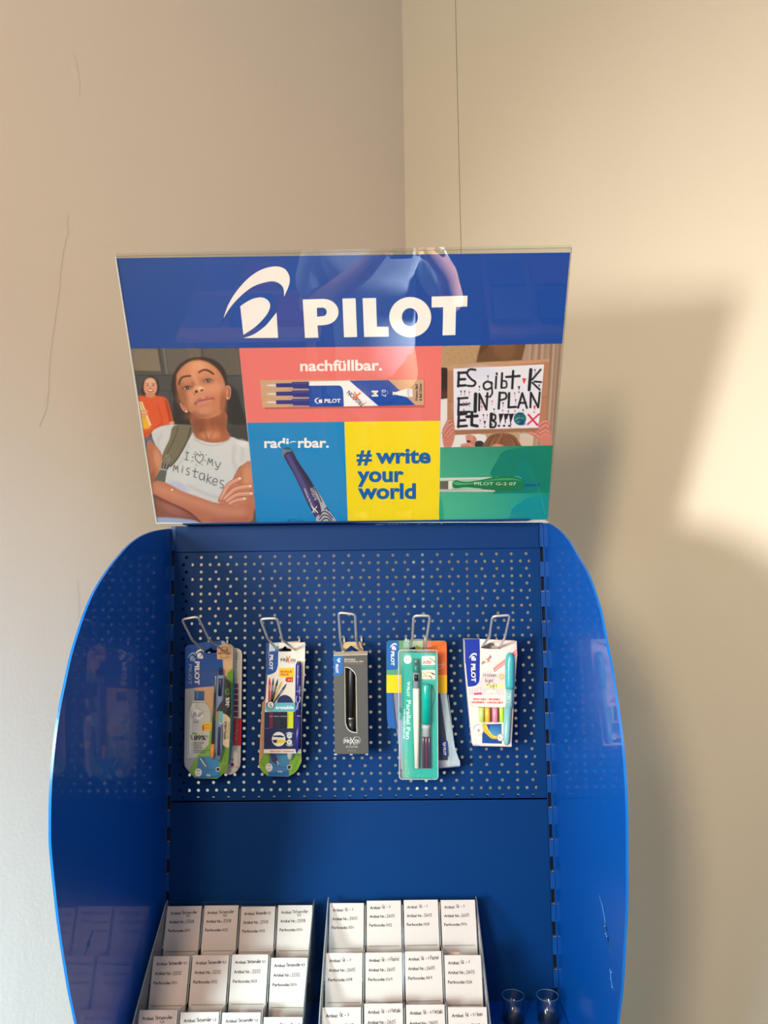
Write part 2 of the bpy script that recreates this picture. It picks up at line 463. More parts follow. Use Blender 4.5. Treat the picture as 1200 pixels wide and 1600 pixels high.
fl = link_mesh('floor', [(-4, -4.5, -.05), (5, -4.5, -.05), (5, 1.6, -.05), (-4, 1.6, -.05), (-4, -4.5, 0), (5, -4.5, 0), (5, 1.6, 0), (-4, 1.6, 0)],
               [(0,3,2,1),(4,5,6,7),(0,1,5,4),(1,2,6,5),(2,3,7,6),(3,0,4,7)], M['floor']); fl['kind'] = 'structure'
# hairline cracks and brush marks in the paint of the left wall
def crack(pts, wd):
    mp = lambda x, y, L: at_plane(x, y, CORNER+nL*0.0006, nL)
    p = Print(mp); p.stroke(pts, wd, (150, 138, 124)); V, Fc = p.v, p.f
    ob = link_mesh('hairline_crack', V, Fc, M['crack'], parent=wl_)
random.seed(3)
c1 = [(108, 335), (105, 348), (108, 360), (103, 376), (98, 400), (95, 430), (92, 460), (88, 490), (84, 520), (80, 545), (77, 575), (76, 610), (72, 640), (62, 668)]
crack([(x+random.uniform(-.8, .8), y) for x, y in spline(c1, n=3)], 0.8)
crack(spline([(116, 85), (121, 105), (125, 130), (124, 150)], n=3), 0.5)
crack(spline([(121, 905), (122, 925), (124, 950), (121, 970)], n=3), 0.5)

# =================================================================== DISPLAY STAND
XL, XR = -0.3745, 0.2555            # inner faces of the side wings
PL, PR = -0.3665, 0.2475            # edges of the back panels
stand = empty('display_stand', (-0.06, 0.0, 0.0), 'blue metal display stand with perforated back and rounded side wings in the room corner', 'display stand')
Z = {k: float(at_y(562, y, 0)[2]) for k, y in (('top', 819), ('rail', 861), ('perf', 1250), ('shelf', 1563))}
# perforated panel: real holes, rows alternating wide and narrow pitch
hx0 = float(at_y(314.6, 871, 0)[0]); hx1 = float(at_y(822, 866, 0)[0]); ps = (hx1-hx0)/22.0; pd = ps*0.6
hz0 = float(at_y(314.6, 871, 0)[2]); hz1 = float(at_y(562, 1245, 0)[2]); pr = (hz0-hz1)/32.0
def perf_panel():
    v, f = [], []
    r, n, th = 0.0026, 12, 0.0012
    y0, y1 = 0.0, th
    X0, X1 = PL+.001, PR-.001
    def q(pts): n0 = len(v); v.extend(pts); f.append(tuple(range(n0, n0+len(pts))))
    for k in range(33):
        zc = hz0-k*pr; za, zb = zc+pr/2, zc-pr/2
        xs = [hx0+(i-1)*ps for i in range(24)] if k % 2 == 0 else [hx0+(i-2)*pd for i in range(40)]
        hw = 0.0062
        edges = [X0]+[e for x in xs for e in (x-hw, x+hw)]+[X1]
        for a, b in zip(edges[0::2], edges[1::2]):
            for yy in (y0, y1): q([(a, yy, zb), (b, yy, zb), (b, yy, za), (a, yy, za)])
        for x in xs:
            # square ring of 12 points matched to the circle
            sq, ci = [], []
            for j in range(n):
                t = 2*math.pi*j/n+math.pi/4
                c, s_ = math.cos(t), math.sin(t); m = max(abs(c), abs(s_))
                sq.append((x+c/m*hw, zc+s_/m*pr/2)); ci.append((x+c*r, zc+s_*r))
            for yy in (y0, y1):
                n0 = len(v); v.extend([(a, yy, b) for a, b in sq]); v.extend([(a, yy, b) for a, b in ci])
                for j in range(n):
                    j2 = (j+1) % n; f.append((n0+j, n0+j2, n0+n+j2, n0+n+j))
            n0 = len(v); v.extend([(a, y0, b) for a, b in ci]); v.extend([(a, y1, b) for a, b in ci])
            for j in range(n):
                j2 = (j+1) % n; f.append((n0+j, n0+j2, n0+n+j2, n0+n+j))
    za, zb = hz0+pr/2, hz0-32.5*pr
    for a, b in ((Z['rail']+.010, za), (zb, Z['perf']+.001)):
        for yy in (y0, y1): q([(X0, yy, b), (X1, yy, b), (X1, yy, a), (X0, yy, a)])
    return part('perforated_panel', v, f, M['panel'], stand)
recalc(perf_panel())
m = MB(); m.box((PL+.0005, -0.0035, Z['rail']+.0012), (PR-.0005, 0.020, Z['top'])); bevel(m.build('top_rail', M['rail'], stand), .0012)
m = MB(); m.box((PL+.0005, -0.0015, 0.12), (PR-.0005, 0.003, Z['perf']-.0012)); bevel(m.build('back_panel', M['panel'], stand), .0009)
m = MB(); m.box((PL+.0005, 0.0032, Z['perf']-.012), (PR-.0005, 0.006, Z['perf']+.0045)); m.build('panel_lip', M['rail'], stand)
M['channel'] = pmat('dark_blue_channel', (2, 16, 40), .7, bscale=50)
# slotted uprights
for s_, (a, b, back) in ((-1, (XL+.0005, PL, 0.028)), (1, (PR, XR-.0005, -0.028))):
    m = MB()
    lo, hi = min(a, b), max(a, b)
    cz = float(at_y(265, 872.5, 0)[2]) if s_ < 0 else float(at_y(846, 866, 0)[2])
    zs = [cz-0.05*i for i in range(0, 31)]
    slots = [[(lo+.0008, zz-.0125), (hi-.0008, zz-.0125), (hi-.0008, zz+.0125), (lo+.0008, zz+.0125)] for zz in zs]
    xs = [lo, lo+.0008, hi-.0008, hi]; zl = sorted([.05, Z['top']]+[z for zz in zs for z in (zz-.0125, zz+.0125)])
    V = [(x, y, z) for y in (0.0, .003) for z in zl for x in xs]; nz = len(zl)
    ix = lambda yy, j, i: (yy*nz+j)*4+i
    Fc = []
    for j in range(nz-1):
        for i in range(3):
            if i == 1 and j % 2 == 1: continue
            for yy in (0, 1): Fc.append((ix(yy, j, i), ix(yy, j, i+1), ix(yy, j+1, i+1), ix(yy, j+1, i)))
    for j in range(1, nz-1):
        Fc.append((ix(0, j, 1), ix(0, j, 2), ix(1, j, 2), ix(1, j, 1)))
    m.add(V, Fc)
    m.build('upright', M['tab'], stand)
    m = MB(); m.box((lo-(0 if s_ < 0 else 0.011), 0.010, 0.05), (hi+(0.020 if s_ < 0 else 0), 0.030, Z['top']-.002)); m.build('upright_channel', M['channel'], stand)
    m = MB()
    for zz in zs[1:]:
        m.box((lo+.002, 0.0032, zz-.0128), (lo+.0034, 0.009, zz-.0108)); m.box((lo+.005, 0.0032, zz-.0128), (lo+.0064, 0.009, zz-.0108))
    m.build('slot_burr', M['steel'], stand)['kind'] = 'stuff'
# wings
WL = [(0, 1.7), (-.028, 1.697), (-.089, 1.689), (-.144, 1.678), (-.192, 1.663), (-.236, 1.643), (-.277, 1.621), (-.314, 1.596), (-.339, 1.572), (-.357, 1.549), (-.375, 1.522), (-.388, 1.494), (-.401, 1.463), (-.409, 1.432), (-.414, 1.40), (-.4155, 1.375), (-.4145, 1.347), (-.4125, 1.326), (-.4055, 1.297), (-.396, 1.264), (-.384, 1.225), (-.369, 1.184), (-.352, 1.141), (-.334, 1.101)]
WR = [(0, 1.7005), (-.035, 1.698), (-.074, 1.691), (-.126, 1.678), (-.173, 1.661), (-.215, 1.640), (-.264, 1.615), (-.297, 1.589), (-.321, 1.564), (-.341, 1.529), (-.359, 1.496), (-.376, 1.453), (-.386, 1.422), (-.390, 1.389), (-.391, 1.352), (-.385, 1.298), (-.377, 1.244), (-.364, 1.199), (-.346, 1.139), (-.324, 1.091)]
TAIL = [(-.29, 1.0), (-.25, .86), (-.215, .7), (-.19, .5), (-.18, .3), (-.18, .06), (0, .06)]
for s_, P, X, src in ((-1, WL, XL, [(262,826)]), (1, WR, XR, [])):
    prof = spline(P+TAIL[:-2], n=4)+TAIL[-2:]
    prof = [(0.028, 1.7)]+prof+[(0.028, .06)]
    th = 0.003
    m = MB(); m.prism([prof], lambda y, z, X=X: (X, y, z), (s_*th, 0, 0))
    mid = len(m.f)-len(prof)
    idx = [0]*mid+[1]*len(prof)
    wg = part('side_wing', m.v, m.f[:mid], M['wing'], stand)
    eg = part('cut_edge', m.v, m.f[mid:], M['wing_edge'], wg)
    recalc(eg)
# scuffs on the wings
for X, pts_l, nm in ((XR, [[(936, 1398), (941, 1415), (944, 1430), (946, 1445), (949, 1460), (952, 1482)], [(945, 1440), (947, 1452), (950, 1470)], [(953, 1512), (954, 1522), (955, 1532), (957, 1544)], [(956, 1541), (960, 1548)], [(947, 1448), (951, 1474), (953, 1486)]], 'scuff'),
                     (XL, [[(147, 1452), (143, 1463), (138, 1478), (134, 1492)], [(138, 1470), (141, 1474), (140, 1480), (137, 1476), (138, 1470)], [(132, 948), (133, 949)], [(141, 954), (142, 955)]], 'scuff')):
    sg = 0.0004 if X < 0 else -0.0004
    p = Print(lambda x, y, L, X=X, sg=sg: at_x(x, y, X+sg))
    for q in pts_l: p.stroke(q, 1.0, (70, 130, 200), wds=[.5]+[1.3]*(len(q)-2)+[.5])
    if X > 0:
        for (x, y) in ((946, 1459), (948, 1463), (953, 1516), (955, 1519), (954, 1529), (956, 1542), (945, 1447)): p.poly(ell(x, y, .9, .9, n=6), (170, 205, 225), 2)
    else: p.poly(ell(139.5, 1474, 1.3, 1.6, n=8), (185, 210, 220), 2)
    p.build('scuff_mark', stand, mat=M['ink'], face=(1 if X < 0 else -1, 0, 0))['kind'] = 'stuff'
# shelf and foot
m = MB(); m.box((XL+.0005, -0.33, Z['shelf']-.02), (XR-.0005, -0.002, Z['shelf'])); bevel(m.build('shelf', M['shelf'], stand), .001)
m = MB(); m.box((XL+.001, -0.30, 0.0), (XR-.001, 0.03, 0.06)); bevel(m.build('foot', M['rail'], stand), .002)

# =================================================================== POSTER HOLDER
cTL, cTR, cBR, cBL = [np.array(c) for c in ((-.3936, -.2273, 2.0774), (.2589, -.2361, 2.0721), (.2588, -.0244, 1.7016), (-.3937, -.0156, 1.7069))]
sx = (cBR-cBL)/np.linalg.norm(cBR-cBL)
TILT = math.radians(26.0)
sy = np.array([0, -math.sin(TILT), math.cos(TILT)]); sy = sy-sx*np.dot(sx, sy); sy /= np.linalg.norm(sy)
sn = np.cross(sx, sy)
if sn[1] > 0: sn = -sn
pB = (cBL+cBR)/2
cTL, cTR, cBR, cBL = [at_plane(x, y, pB, sn) for x, y in ((180.5, 400.5), (893, 387), (856.5, 815.5), (244.5, 817.5))]
sc_ = (cTL+cTR+cBL+cBR)/4; SW = np.linalg.norm(cBR-cBL); SH = np.linalg.norm((cTL+cTR)/2-(cBL+cBR)/2)
def Q(a, b, dx=0.0, dy=0.0):
    u, v = (a+1)/2, (b+1)/2
    return (1-v)*((1-u)*cBL+u*cBR)+v*((1-u)*cTL+u*cTR)+sx*a*dx+sy*b*dy
holder = empty('poster_holder', tuple((cBL+cBR)/2), 'wide clear acrylic poster holder with printed poster tilted forward on top of the stand', 'poster holder')
def sheet(name, w0, h0, off0, off1, mat, dz=0.0):
    v = []
    for off in (off0, off1):
        for a, b in ((-1, -1), (1, -1), (1, 1), (-1, 1)):
            v.append(Q(a, b, 0, (h0-SH)/2)+sy*dz+sn*off)
    return recalc(part(name, v, [(0,1,2,3),(4,7,6,5),(0,4,5,1),(1,5,6,2),(2,6,7,3),(3,7,4,0)], mat, holder))
sheet('front_sheet', SW, SH, 0.0005, 0.0025, M['front_clear'])
sheet('back_sheet', SW, SH+.004, -0.0045, -0.0025, M['clear'], dz=.002)
M['edge_soft'] = pmat('unlit_sheet_edge', (120, 112, 104), 0.3, bscale=60)  # same sheet edge, coloured as out of the light
# sheet edges: left and bottom coloured as lit, right and top as unlit
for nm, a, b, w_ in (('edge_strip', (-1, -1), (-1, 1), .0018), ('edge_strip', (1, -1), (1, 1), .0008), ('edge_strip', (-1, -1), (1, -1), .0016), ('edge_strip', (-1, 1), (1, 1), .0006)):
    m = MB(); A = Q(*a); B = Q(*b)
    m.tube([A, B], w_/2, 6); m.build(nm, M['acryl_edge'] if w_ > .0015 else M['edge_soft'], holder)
m = MB(); m.box((PL+.02, -0.030, Z['top']+.0005), (PR-.02, 0.012, Z['top']+.003)); m.build('mounting_strip', M['rail'], holder)
for x in (-.2, .08):
    m = MB(); m.tube([(x, .004, Z['top']+.003), (x, -.004, 1.75), tuple(np.array([x, 0, 0])+(sc_-sn*.006)*np.array([0, 1, 1]))], .003, 8); m.build('rear_strut', M['clear'], holder)

Print.gain = 0.86
def smap(x, y, L): return at_plane(x, y, sc_+sn*(-0.0022+0.00016*L), sn)
pst_v = []
for off in (-.0024, -.0022):
    for a, b in ((-1, -1), (1, -1), (1, 1), (-1, 1)): pst_v.append(Q(a, b, -.003, -.004)-sy*.003+sn*off)
poster = recalc(part('poster', pst_v, [(0,1,2,3),(4,7,6,5),(0,4,5,1),(1,5,6,2),(2,6,7,3),(3,7,4,0)], M['paper'], holder))

# --- flat colour fields
P = Print(smap)
WHT = (238, 228, 222)
P.poly([(182, 403.5), (891, 394.5), (878.5, 537), (690, 540.5), (373.5, 544), (204.5, 544.5)], (8, 66, 150), 1)
P.poly([(373.5, 543.5), (690, 540), (688, 657.5), (386, 660.5)], (222, 112, 106), 1)
P.poly([(386, 660.5), (538, 659), (543.5, 814.5), (401, 816.5)], (14, 128, 188), 1)
P.poly([(538, 659), (688, 657.5), (686, 812.5), (543.5, 814.5)], (232, 206, 22), 1)
P.grad([(688, 699), (864, 696), (855.5, 812), (686, 812.5)], [(60, 150, 122), (0, 118, 98), (0, 140, 134), (72, 176, 140)], 1)
P.build('colour_field', poster, face=sn)

# --- logo and words
P = Print(smap)
P.frame(170, 370, 3.2432)
arc = spline([(581, 413), (605, 345), (648, 275), (705, 212), (770, 168), (840, 150), (890, 162), (915, 200), (913, 245), (888, 304)], n=6)
arc2 = spline([(888, 304), (885, 262), (866, 238), (835, 226), (795, 230), (740, 248), (695, 277), (650, 318), (613, 362), (581, 413)], n=6)
P.poly(arc+arc2[1:-1], WHT, 3)
leaf = [(666, 352)]+spline([(690, 335), (730, 314), (775, 307), (806, 322), (818, 350), (806, 385), (776, 424), (735, 462), (682, 497)], n=5)
P.poly(leaf, WHT, 3)
P.poly(spline([(682, 513), (735, 494), (790, 455), (825, 415), (850, 383)], n=5)+[(858, 512)], WHT, 3)
P.frame(0, 0, 1)
# PILOT in heavy capitals, photo pixels
def slabL(pts, holes=()): P.poly(pts, WHT, 3, holes)
slabL([(473, 468), (505, 467)]+ell(505, 487.5, 24, 20.5, 14, -85, 85)+[(496, 508.5), (497.5, 527.5), (476.5, 528)],
      [[(495, 481), (504, 480.5)]+ell(505, 487.5, 5.5, 6.5, 8, -80, 80)+[(495.5, 495)]])
slabL([(535, 466.5), (555.5, 466), (558, 526.5), (537.5, 527)])
slabL([(566.5, 466), (587.5, 465.5), (589, 510.5), (607, 510.5), (607.5, 526), (569, 526.5)])
slabL(ell(641, 495.5, 32.8, 31.5, 36), [ell(640.5, 495.5, 12.6, 14.2, 24)])
slabL([(674.5, 463.5), (730.5, 462), (730, 479), (712.5, 479.5), (711.5, 523.5), (691.5, 524), (692.5, 480), (674.5, 480.5)])
P.text('nachfüllbar.', 469, 579.5, 17, WHT, 3, ang=-.5, w=128, bold=.028)
P.text('radierbar.', 413, 699.5, 15.5, WHT, 3, ang=-.3, w=101, bold=.028)
B_ = (0, 92, 160)
P.text('#', 557, 724, 23, B_, 3, w=24, bold=.03)
P.text('write', 587, 723.5, 24, B_, 3, w=86, bold=.035, ang=-.3)
P.text('your', 558, 752.5, 24, B_, 3, w=73, bold=.035, ang=-.3)
P.text('world', 559, 779, 24, B_, 3, w=91, bold=.035, ang=-.3)
# the words rubbed out where the eraser meets them
P.poly(spline([(440, 700), (437, 696), (441, 692.5), (450, 694), (458, 690.5), (466, 693), (463, 701), (452, 704)], closed=True, n=4), (14, 128, 188), 5)
P.build('lettering', poster, face=sn)['kind'] = 'stuff'

# --- refill pack picture in the coral field
P = Print(smap).frame(370, 530, 3.6364)
P.poly([(135, 235), (1065, 225), (1068, 388), (160, 398)], (186, 88, 84), 2)
P.poly([(132, 232), (1062, 228), (1064, 374), (145, 388)], (196, 156, 120), 3)
for i, (y, yy) in enumerate(((262, 0), (310, 0), (358, 0))):
    P.poly([(163, y+1), (185, y-5), (228, y-6), (228, y+7), (185, y+6)], (206, 200, 196), 4)
    P.poly([(222, y-11), (313, y-13), (313, y-19), (412, y-20), (412, y+19), (320, y+18), (318, y+11), (224, y+11)], (48, 48, 122), 5)
    P.poly([(290, y+20), (412, y+19), (412, y+24), (290, y+25)], (150, 140, 150), 4)
    P.stroke([(320, y-10), (410, y-11)], 4, (84, 84, 160), 6)
P.poly([(408, 240), (600, 237), (610, 382), (412, 384)], (6, 72, 160), 4)
P.poly([(408, 240), (640, 236), (803, 378), (608, 382)]+spline([(608, 382), (606, 320), (602, 285), (590, 266), (565, 263)], n=4)+[(409, 264)], (232, 230, 232), 5)
P.poly([(640, 236), (862, 232), (1014, 374), (803, 378)], (6, 72, 160), 5)
P.text('PILOT', 498, 361, 22, WHT, 6, w=92, bold=.03, ang=-.5)
P.poly(spline([(470, 333), (450, 336), (442, 350), (452, 363), (468, 368), (454, 358), (450, 346), (458, 338)], closed=True, n=3), WHT, 6)
P.poly([(464, 345), (484, 341), (486, 362), (468, 362)], WHT, 6)
P.text('FRIXION', 722, 365, 25, (40, 44, 60), 7, ang=222, w=112, bold=.02)
P.stroke([(700, 306), (660, 340)], 9, (232, 110, 40), 8); P.stroke([(692, 345), (668, 300)], 7, (232, 110, 40), 8)
P.stroke(spline([(735, 355), (722, 372), (695, 360)], n=5), 3, (232, 140, 60), 8)
P.text('M', 768, 292, 36, WHT, 6, ang=90, w=34, bold=.04)
P.text('0.7', 823, 287, 26, WHT, 6, ang=90, w=40)
P.text('mm', 854, 292, 8, (180, 190, 220), 6, ang=90, w=22)
P.poly([(886, 297), (897, 302), (970, 280), (973, 330), (898, 314), (886, 318)], WHT, 6)
P.poly([(974, 281), (998, 280), (1000, 327), (976, 329)], (225, 222, 222), 6)
P.stroke([(973, 281), (975, 329)], 3, (150, 170, 210), 7)
P.text('Frixion Ball', 1028, 348, 15, (50, 40, 36), 6, ang=-90, w=92, bold=.02)
P.text('& Ball Clicker', 1050, 350, 14, (50, 40, 36), 6, ang=-90, w=100, bold=.02)
P.stroke([(150, 350), (165, 330), (160, 300)], 2, (176, 138, 104), 4)
# --- erasing pen picture in the blue field
P.poly(spline([(258, 640), (262, 622), (285, 612), (305, 618), (320, 640), (350, 700), (400, 770), (440, 838), (480, 905), (510, 955), (545, 1008), (562, 1036)], n=4)+[(462, 1040)]+spline([(462, 1040), (430, 985), (400, 930), (372, 868), (330, 780), (290, 710), (268, 668)], n=4), (52, 48, 86), 4)
P.poly(spline([(258, 655), (258, 630), (268, 616), (288, 612), (305, 619), (316, 634), (290, 640), (272, 652), (262, 668)], closed=True, n=3), (110, 120, 124), 5)
P.poly([(278, 660), (296, 650), (372, 790), (440, 930), (470, 1005), (452, 1010), (400, 900), (330, 760)], (78, 66, 128), 5)
P.poly([(318, 645), (352, 702), (440, 838), (420, 842), (340, 712)], (34, 34, 62), 5)
P.poly(spline([(436, 838), (470, 880), (500, 930), (520, 970), (552, 1012), (562, 1036), (462, 1040), (452, 1010), (480, 985), (470, 930), (455, 895)], closed=True, n=3), (168, 166, 176), 6)
for a in ([(470, 1025), (490, 1000), (520, 1005), (540, 1030)], [(480, 1036), (500, 1018), (520, 1022), (530, 1038)], [(470, 1005), (490, 980), (515, 985), (545, 1015)], [(500, 968), (510, 958), (520, 975)], [(442, 848), (462, 880), (482, 925)], [(415, 935), (430, 960), (455, 990)]):
    P.stroke(spline(a, n=4), 6, (40, 40, 60), 7)
P.text('FriXion', 462, 905, 24, (200, 200, 210), 8, ang=-118, w=70)
P.text('erasable by friction', 447, 985, 13, (225, 225, 232), 8, ang=-113, w=150)
P.stroke([(425, 950), (460, 985)], 5, WHT, 8); P.stroke([(455, 950), (428, 985)], 4, WHT, 8)
P.hand('c', 290, 1040, 20, 4, (10, 90, 160), 4); P.stroke(spline([(290, 1035), (320, 1022), (340, 1035), (365, 1026), (372, 1038)], n=3), 3.5, (10, 96, 160), 4)
P.build('pen_picture', poster, face=sn)

# --- green pen picture
P = Print(smap).frame(670, 530, 5.2174)
P.poly(spline([(500, 1090), (545, 1010), (640, 900), (1010, 872)], n=3)+[(985, 1250), (520, 1260), (540, 1180)], (2, 118, 100), 2)
P.poly([(790, 1300), (980, 1260), (968, 1470), (650, 1472), (680, 1380)], (0, 134, 138), 2)
P.poly([(88, 1130), (520, 1125), (520, 1143), (88, 1150)], (196, 200, 192), 3)
P.poly([(88, 1150), (430, 1142), (430, 1225), (88, 1234)], (150, 186, 164), 3)
P.poly([(88, 1226), (540, 1228), (540, 1244), (88, 1243)], (196, 184, 180), 3)
P.poly([(90, 1158), (158, 1156), (158, 1222), (90, 1222)], (96, 92, 84), 4)
P.poly([(160, 1156), (190, 1156), (188, 1222), (160, 1222)], (216, 212, 200), 4)
P.poly(spline([(192, 1185), (205, 1158), (230, 1150), (265, 1160), (330, 1162), (430, 1145), (560, 1120), (690, 1118), (760, 1140), (775, 1160), (775, 1208), (740, 1232), (560, 1234), (430, 1218), (300, 1206), (240, 1215), (205, 1212)], closed=True, n=4), (18, 112, 62), 5)
P.poly(spline([(200, 1178), (225, 1160), (260, 1170), (330, 1172), (430, 1158), (420, 1172), (300, 1185), (240, 1190)], closed=True, n=3), (70, 160, 110), 6)
P.poly(spline([(430, 1160), (560, 1136), (690, 1134), (765, 1160), (700, 1148), (560, 1150)], closed=True, n=3), (50, 150, 96), 6)
P.poly([(765, 1162), (900, 1168), (910, 1180), (908, 1192), (890, 1200), (765, 1202)], (0, 92, 110), 4)
P.stroke([(775, 1170), (895, 1175)], 6, (30, 130, 140), 5)
P.stroke([(545, 1120), (730, 1120), (765, 1145)], 4, (120, 180, 150), 4)
P.text('PILOT G-2 07', 372, 1190, 25, (208, 222, 206), 7, w=340, ang=0)
P.poly(spline([(95, 1290), (120, 1380), (118, 1470), (86, 1472), (86, 1290)], closed=True, n=3), (30, 156, 122), 2)
P.build('green_pen_picture', poster, face=sn)

# --- two photographs on the poster: a fine mesh with one colour per vertex
class Paint:
    def __init__(s, X, Y, base): s.X, s.Y = X, Y; s.C = np.zeros(X.shape+(3,))+np.array(base, float)
    def mix(s, m, col, a=1.0):
        m = np.clip(m, 0, 1)[..., None]*a; s.C = s.C*(1-m)+np.array(col, float)*m
    def e(s, cx, cy, rx, ry, col, soft=.15, rot=0, a=1.0):
        c, q = math.cos(math.radians(rot)), math.sin(math.radians(rot))
        dx, dy = s.X-cx, s.Y-cy; u = (dx*c+dy*q)/rx; v = (-dx*q+dy*c)/ry
        s.mix((1-np.sqrt(u*u+v*v))/soft+.5, col, a)
    def sd(s, pts):
        X, Y = s.X, s.Y; d = np.full(X.shape, 1e9); ins = np.zeros(X.shape, bool); n = len(pts)
        for i in range(n):
            (x0, y0), (x1, y1) = pts[i], pts[(i+1) % n]
            ex, ey = x1-x0, y1-y0; L = ex*ex+ey*ey or 1e-9
            t = np.clip(((X-x0)*ex+(Y-y0)*ey)/L, 0, 1)
            d = np.minimum(d, np.hypot(X-x0-t*ex, Y-y0-t*ey))
            if y0 != y1:
                c = ((y0 > Y) != (y1 > Y)) & (X < ex*(Y-y0)/(y1-y0)+x0); ins ^= c
        return np.where(ins, d, -d)
    def p(s, pts, col, soft=4.0, a=1.0, sm=True):
        pts = spline(pts, closed=True, n=3) if sm else pts
        s.mix(s.sd(pts)/soft+.5, col, a)
    def l(s, pts, wd, col, soft=3.0, a=1.0, sm=True):
        pts = spline(pts, n=3) if sm and len(pts) > 2 else pts
        d = np.full(s.X.shape, 1e9)
        for (x0, y0), (x1, y1) in zip(pts[:-1], pts[1:]):
            ex, ey = x1-x0, y1-y0; L = ex*ex+ey*ey or 1e-9
            t = np.clip(((s.X-x0)*ex+(s.Y-y0)*ey)/L, 0, 1)
            d = np.minimum(d, np.hypot(s.X-x0-t*ex, s.Y-y0-t*ey))
        s.mix((wd/2-d)/soft+.5, col, a)
def photo_grid(corn, step):
    (x0, y0), (x1, y1), (x2, y2), (x3, y3) = corn    # TL TR BR BL
    nu = int(math.hypot(x1-x0, y1-y0)/step)+1; nv = int(math.hypot(x3-x0, y3-y0)/step)+1
    u, v = np.meshgrid(np.linspace(0, 1, nu), np.linspace(0, 1, nv))
    X = (1-v)*((1-u)*x0+u*x1)+v*((1-u)*x3+u*x2); Y = (1-v)*((1-u)*y0+u*y1)+v*((1-u)*y3+u*y2)
    return X, Y
# girl, drawn in the zoomed frame (190+x/5.333, 530+y/5.333)
X, Y = photo_grid([(204.5, 544.5), (373.5, 543.5), (401, 816.5), (246, 817)], 0.8)
g = Paint((X-190)*5.333, (Y-530)*5.333, (88, 82, 76))
g.p([(60,80),(300,80),(330,270),(100,260)], (128, 112, 94), 14, sm=False)
g.p([(365,80),(660,80),(690,280),(390,275)], (98, 90, 80), 10, sm=False)
g.p([(700,80),(980,80),(1000,290),(720,290)], (92, 84, 76), 10, sm=False)
g.l([(310,80),(345,285)], 22, (70, 66, 62), 6); g.l([(350,80),(378,285)], 8, (130, 122, 112), 5); g.l([(668,80),(690,290)], 12, (66, 62, 60), 6)
g.p([(90,262),(330,268),(330,290),(95,290)], (80, 74, 68), 6, sm=False)
g.p([(100,298),(1010,302),(1060,900),(160,900)], (70, 70, 68), 8, sm=False)
g.l([(100,300),(1000,305)], 7, (44, 42, 40), 5); g.l([(320,430),(1020,440)], 6, (52, 52, 50), 5)
g.l([(300,300),(320,420)], 6, (56, 56, 54), 5); g.l([(400,430),(420,700)], 6, (50, 50, 50), 6)
g.p([(860,380),(960,430),(1000,560),(1040,720),(900,700),(860,560)], (40, 36, 34), 30)
g.p([(440,500),(560,520),(600,700),(440,700),(430,600)], (38, 34, 32), 24)
g.p([(880,740),(1040,720),(1060,850),(960,830)], (64, 60, 58), 14)
# smaller girl behind
g.e(243, 395, 72, 88, (52, 38, 32), .12); g.e(190, 430, 30, 32, (52, 38, 32), .3); g.e(290, 425, 24, 34, (52, 38, 32), .3)
g.e(240, 400, 56, 74, (214, 150, 118), .12); g.e(238, 355, 44, 34, (226, 168, 138), .5)
g.p([(212,450),(268,450),(284,490),(200,490)], (198, 132, 100), 8)
g.e(218, 383, 9, 5, (70, 44, 36), .5); g.e(262, 383, 9, 5, (70, 44, 36), .5); g.l([(206,370),(228,368)], 4, (90, 56, 44)); g.l([(252,368),(276,371)], 4, (90, 56, 44))
g.e(240, 428, 26, 13, (150, 70, 60), .3); g.e(240, 426, 20, 6, (240, 226, 214), .4); g.e(240, 405, 8, 8, (190, 120, 92), .6)
g.e(205, 405, 10, 14, (226, 140, 110), .8, a=.6); g.e(275, 405, 10, 14, (226, 140, 110), .8, a=.6)
g.p([(120,500),(200,478),(240,490),(290,472),(370,490),(400,560),(432,690),(425,712),(350,716),(260,770),(200,840),(165,830)], (214, 84, 36), 6)
g.l([(370,520),(400,640),(410,700)], 22, (170, 58, 26), 16); g.l([(300,560),(330,640),(340,720)], 10, (190, 68, 30), 12); g.l([(180,800),(260,760),(330,700)], 14, (186, 66, 28), 14)
g.p([(400,690),(436,685),(432,716),(400,712)], (214, 150, 116), 6)
g.p([(138,520),(172,520),(248,715),(200,750)], (230, 205, 160), 5, sm=False); g.l([(160,530),(232,735)], 6, (178, 120, 70), 4)
g.p([(150,640),(190,620),(240,740),(180,752)], (232, 168, 40), 6, sm=False)
g.l([(160,600),(210,600)], 20, (220, 150, 112), 8); g.l([(160,625),(214,628)], 16, (214, 142, 106), 8); g.l([(155,650),(190,652)], 14, (206, 134, 98), 8)
g.p([(190,830),(250,815),(262,900),(200,880)], (84, 104, 130), 8)
# torso: t-shirt
g.p([(250,780),(330,725),(430,712),(560,722),(600,780),(700,845),(800,850),(905,812),(1000,850),(1065,865),(1080,1010),(985,1060),(930,1160),(870,1300),(820,1370),(600,1310),(380,1230),(290,1140),(330,960),(290,900)], (200, 198, 198), 5)
for a in ([(600,830),(700,880),(820,878),(920,820)],): g.l(a, 8, (176, 172, 172), 6)
for a, wd in (([(940,900),(930,1000),(950,1080)], 24), ([(560,880),(520,980),(430,1100)], 20), ([(980,860),(1010,920),(1000,1010)], 18), ([(330,800),(300,860),(320,930)], 20), ([(560,1220),(680,1280),(800,1320)], 26)): g.l(a, wd, (180, 176, 178), 26, a=.7)
g.e(470, 1235, 90, 46, (176, 176, 204), .6, rot=22, a=.8); g.e(1010, 870, 50, 30, (214, 212, 212), .8, rot=20)
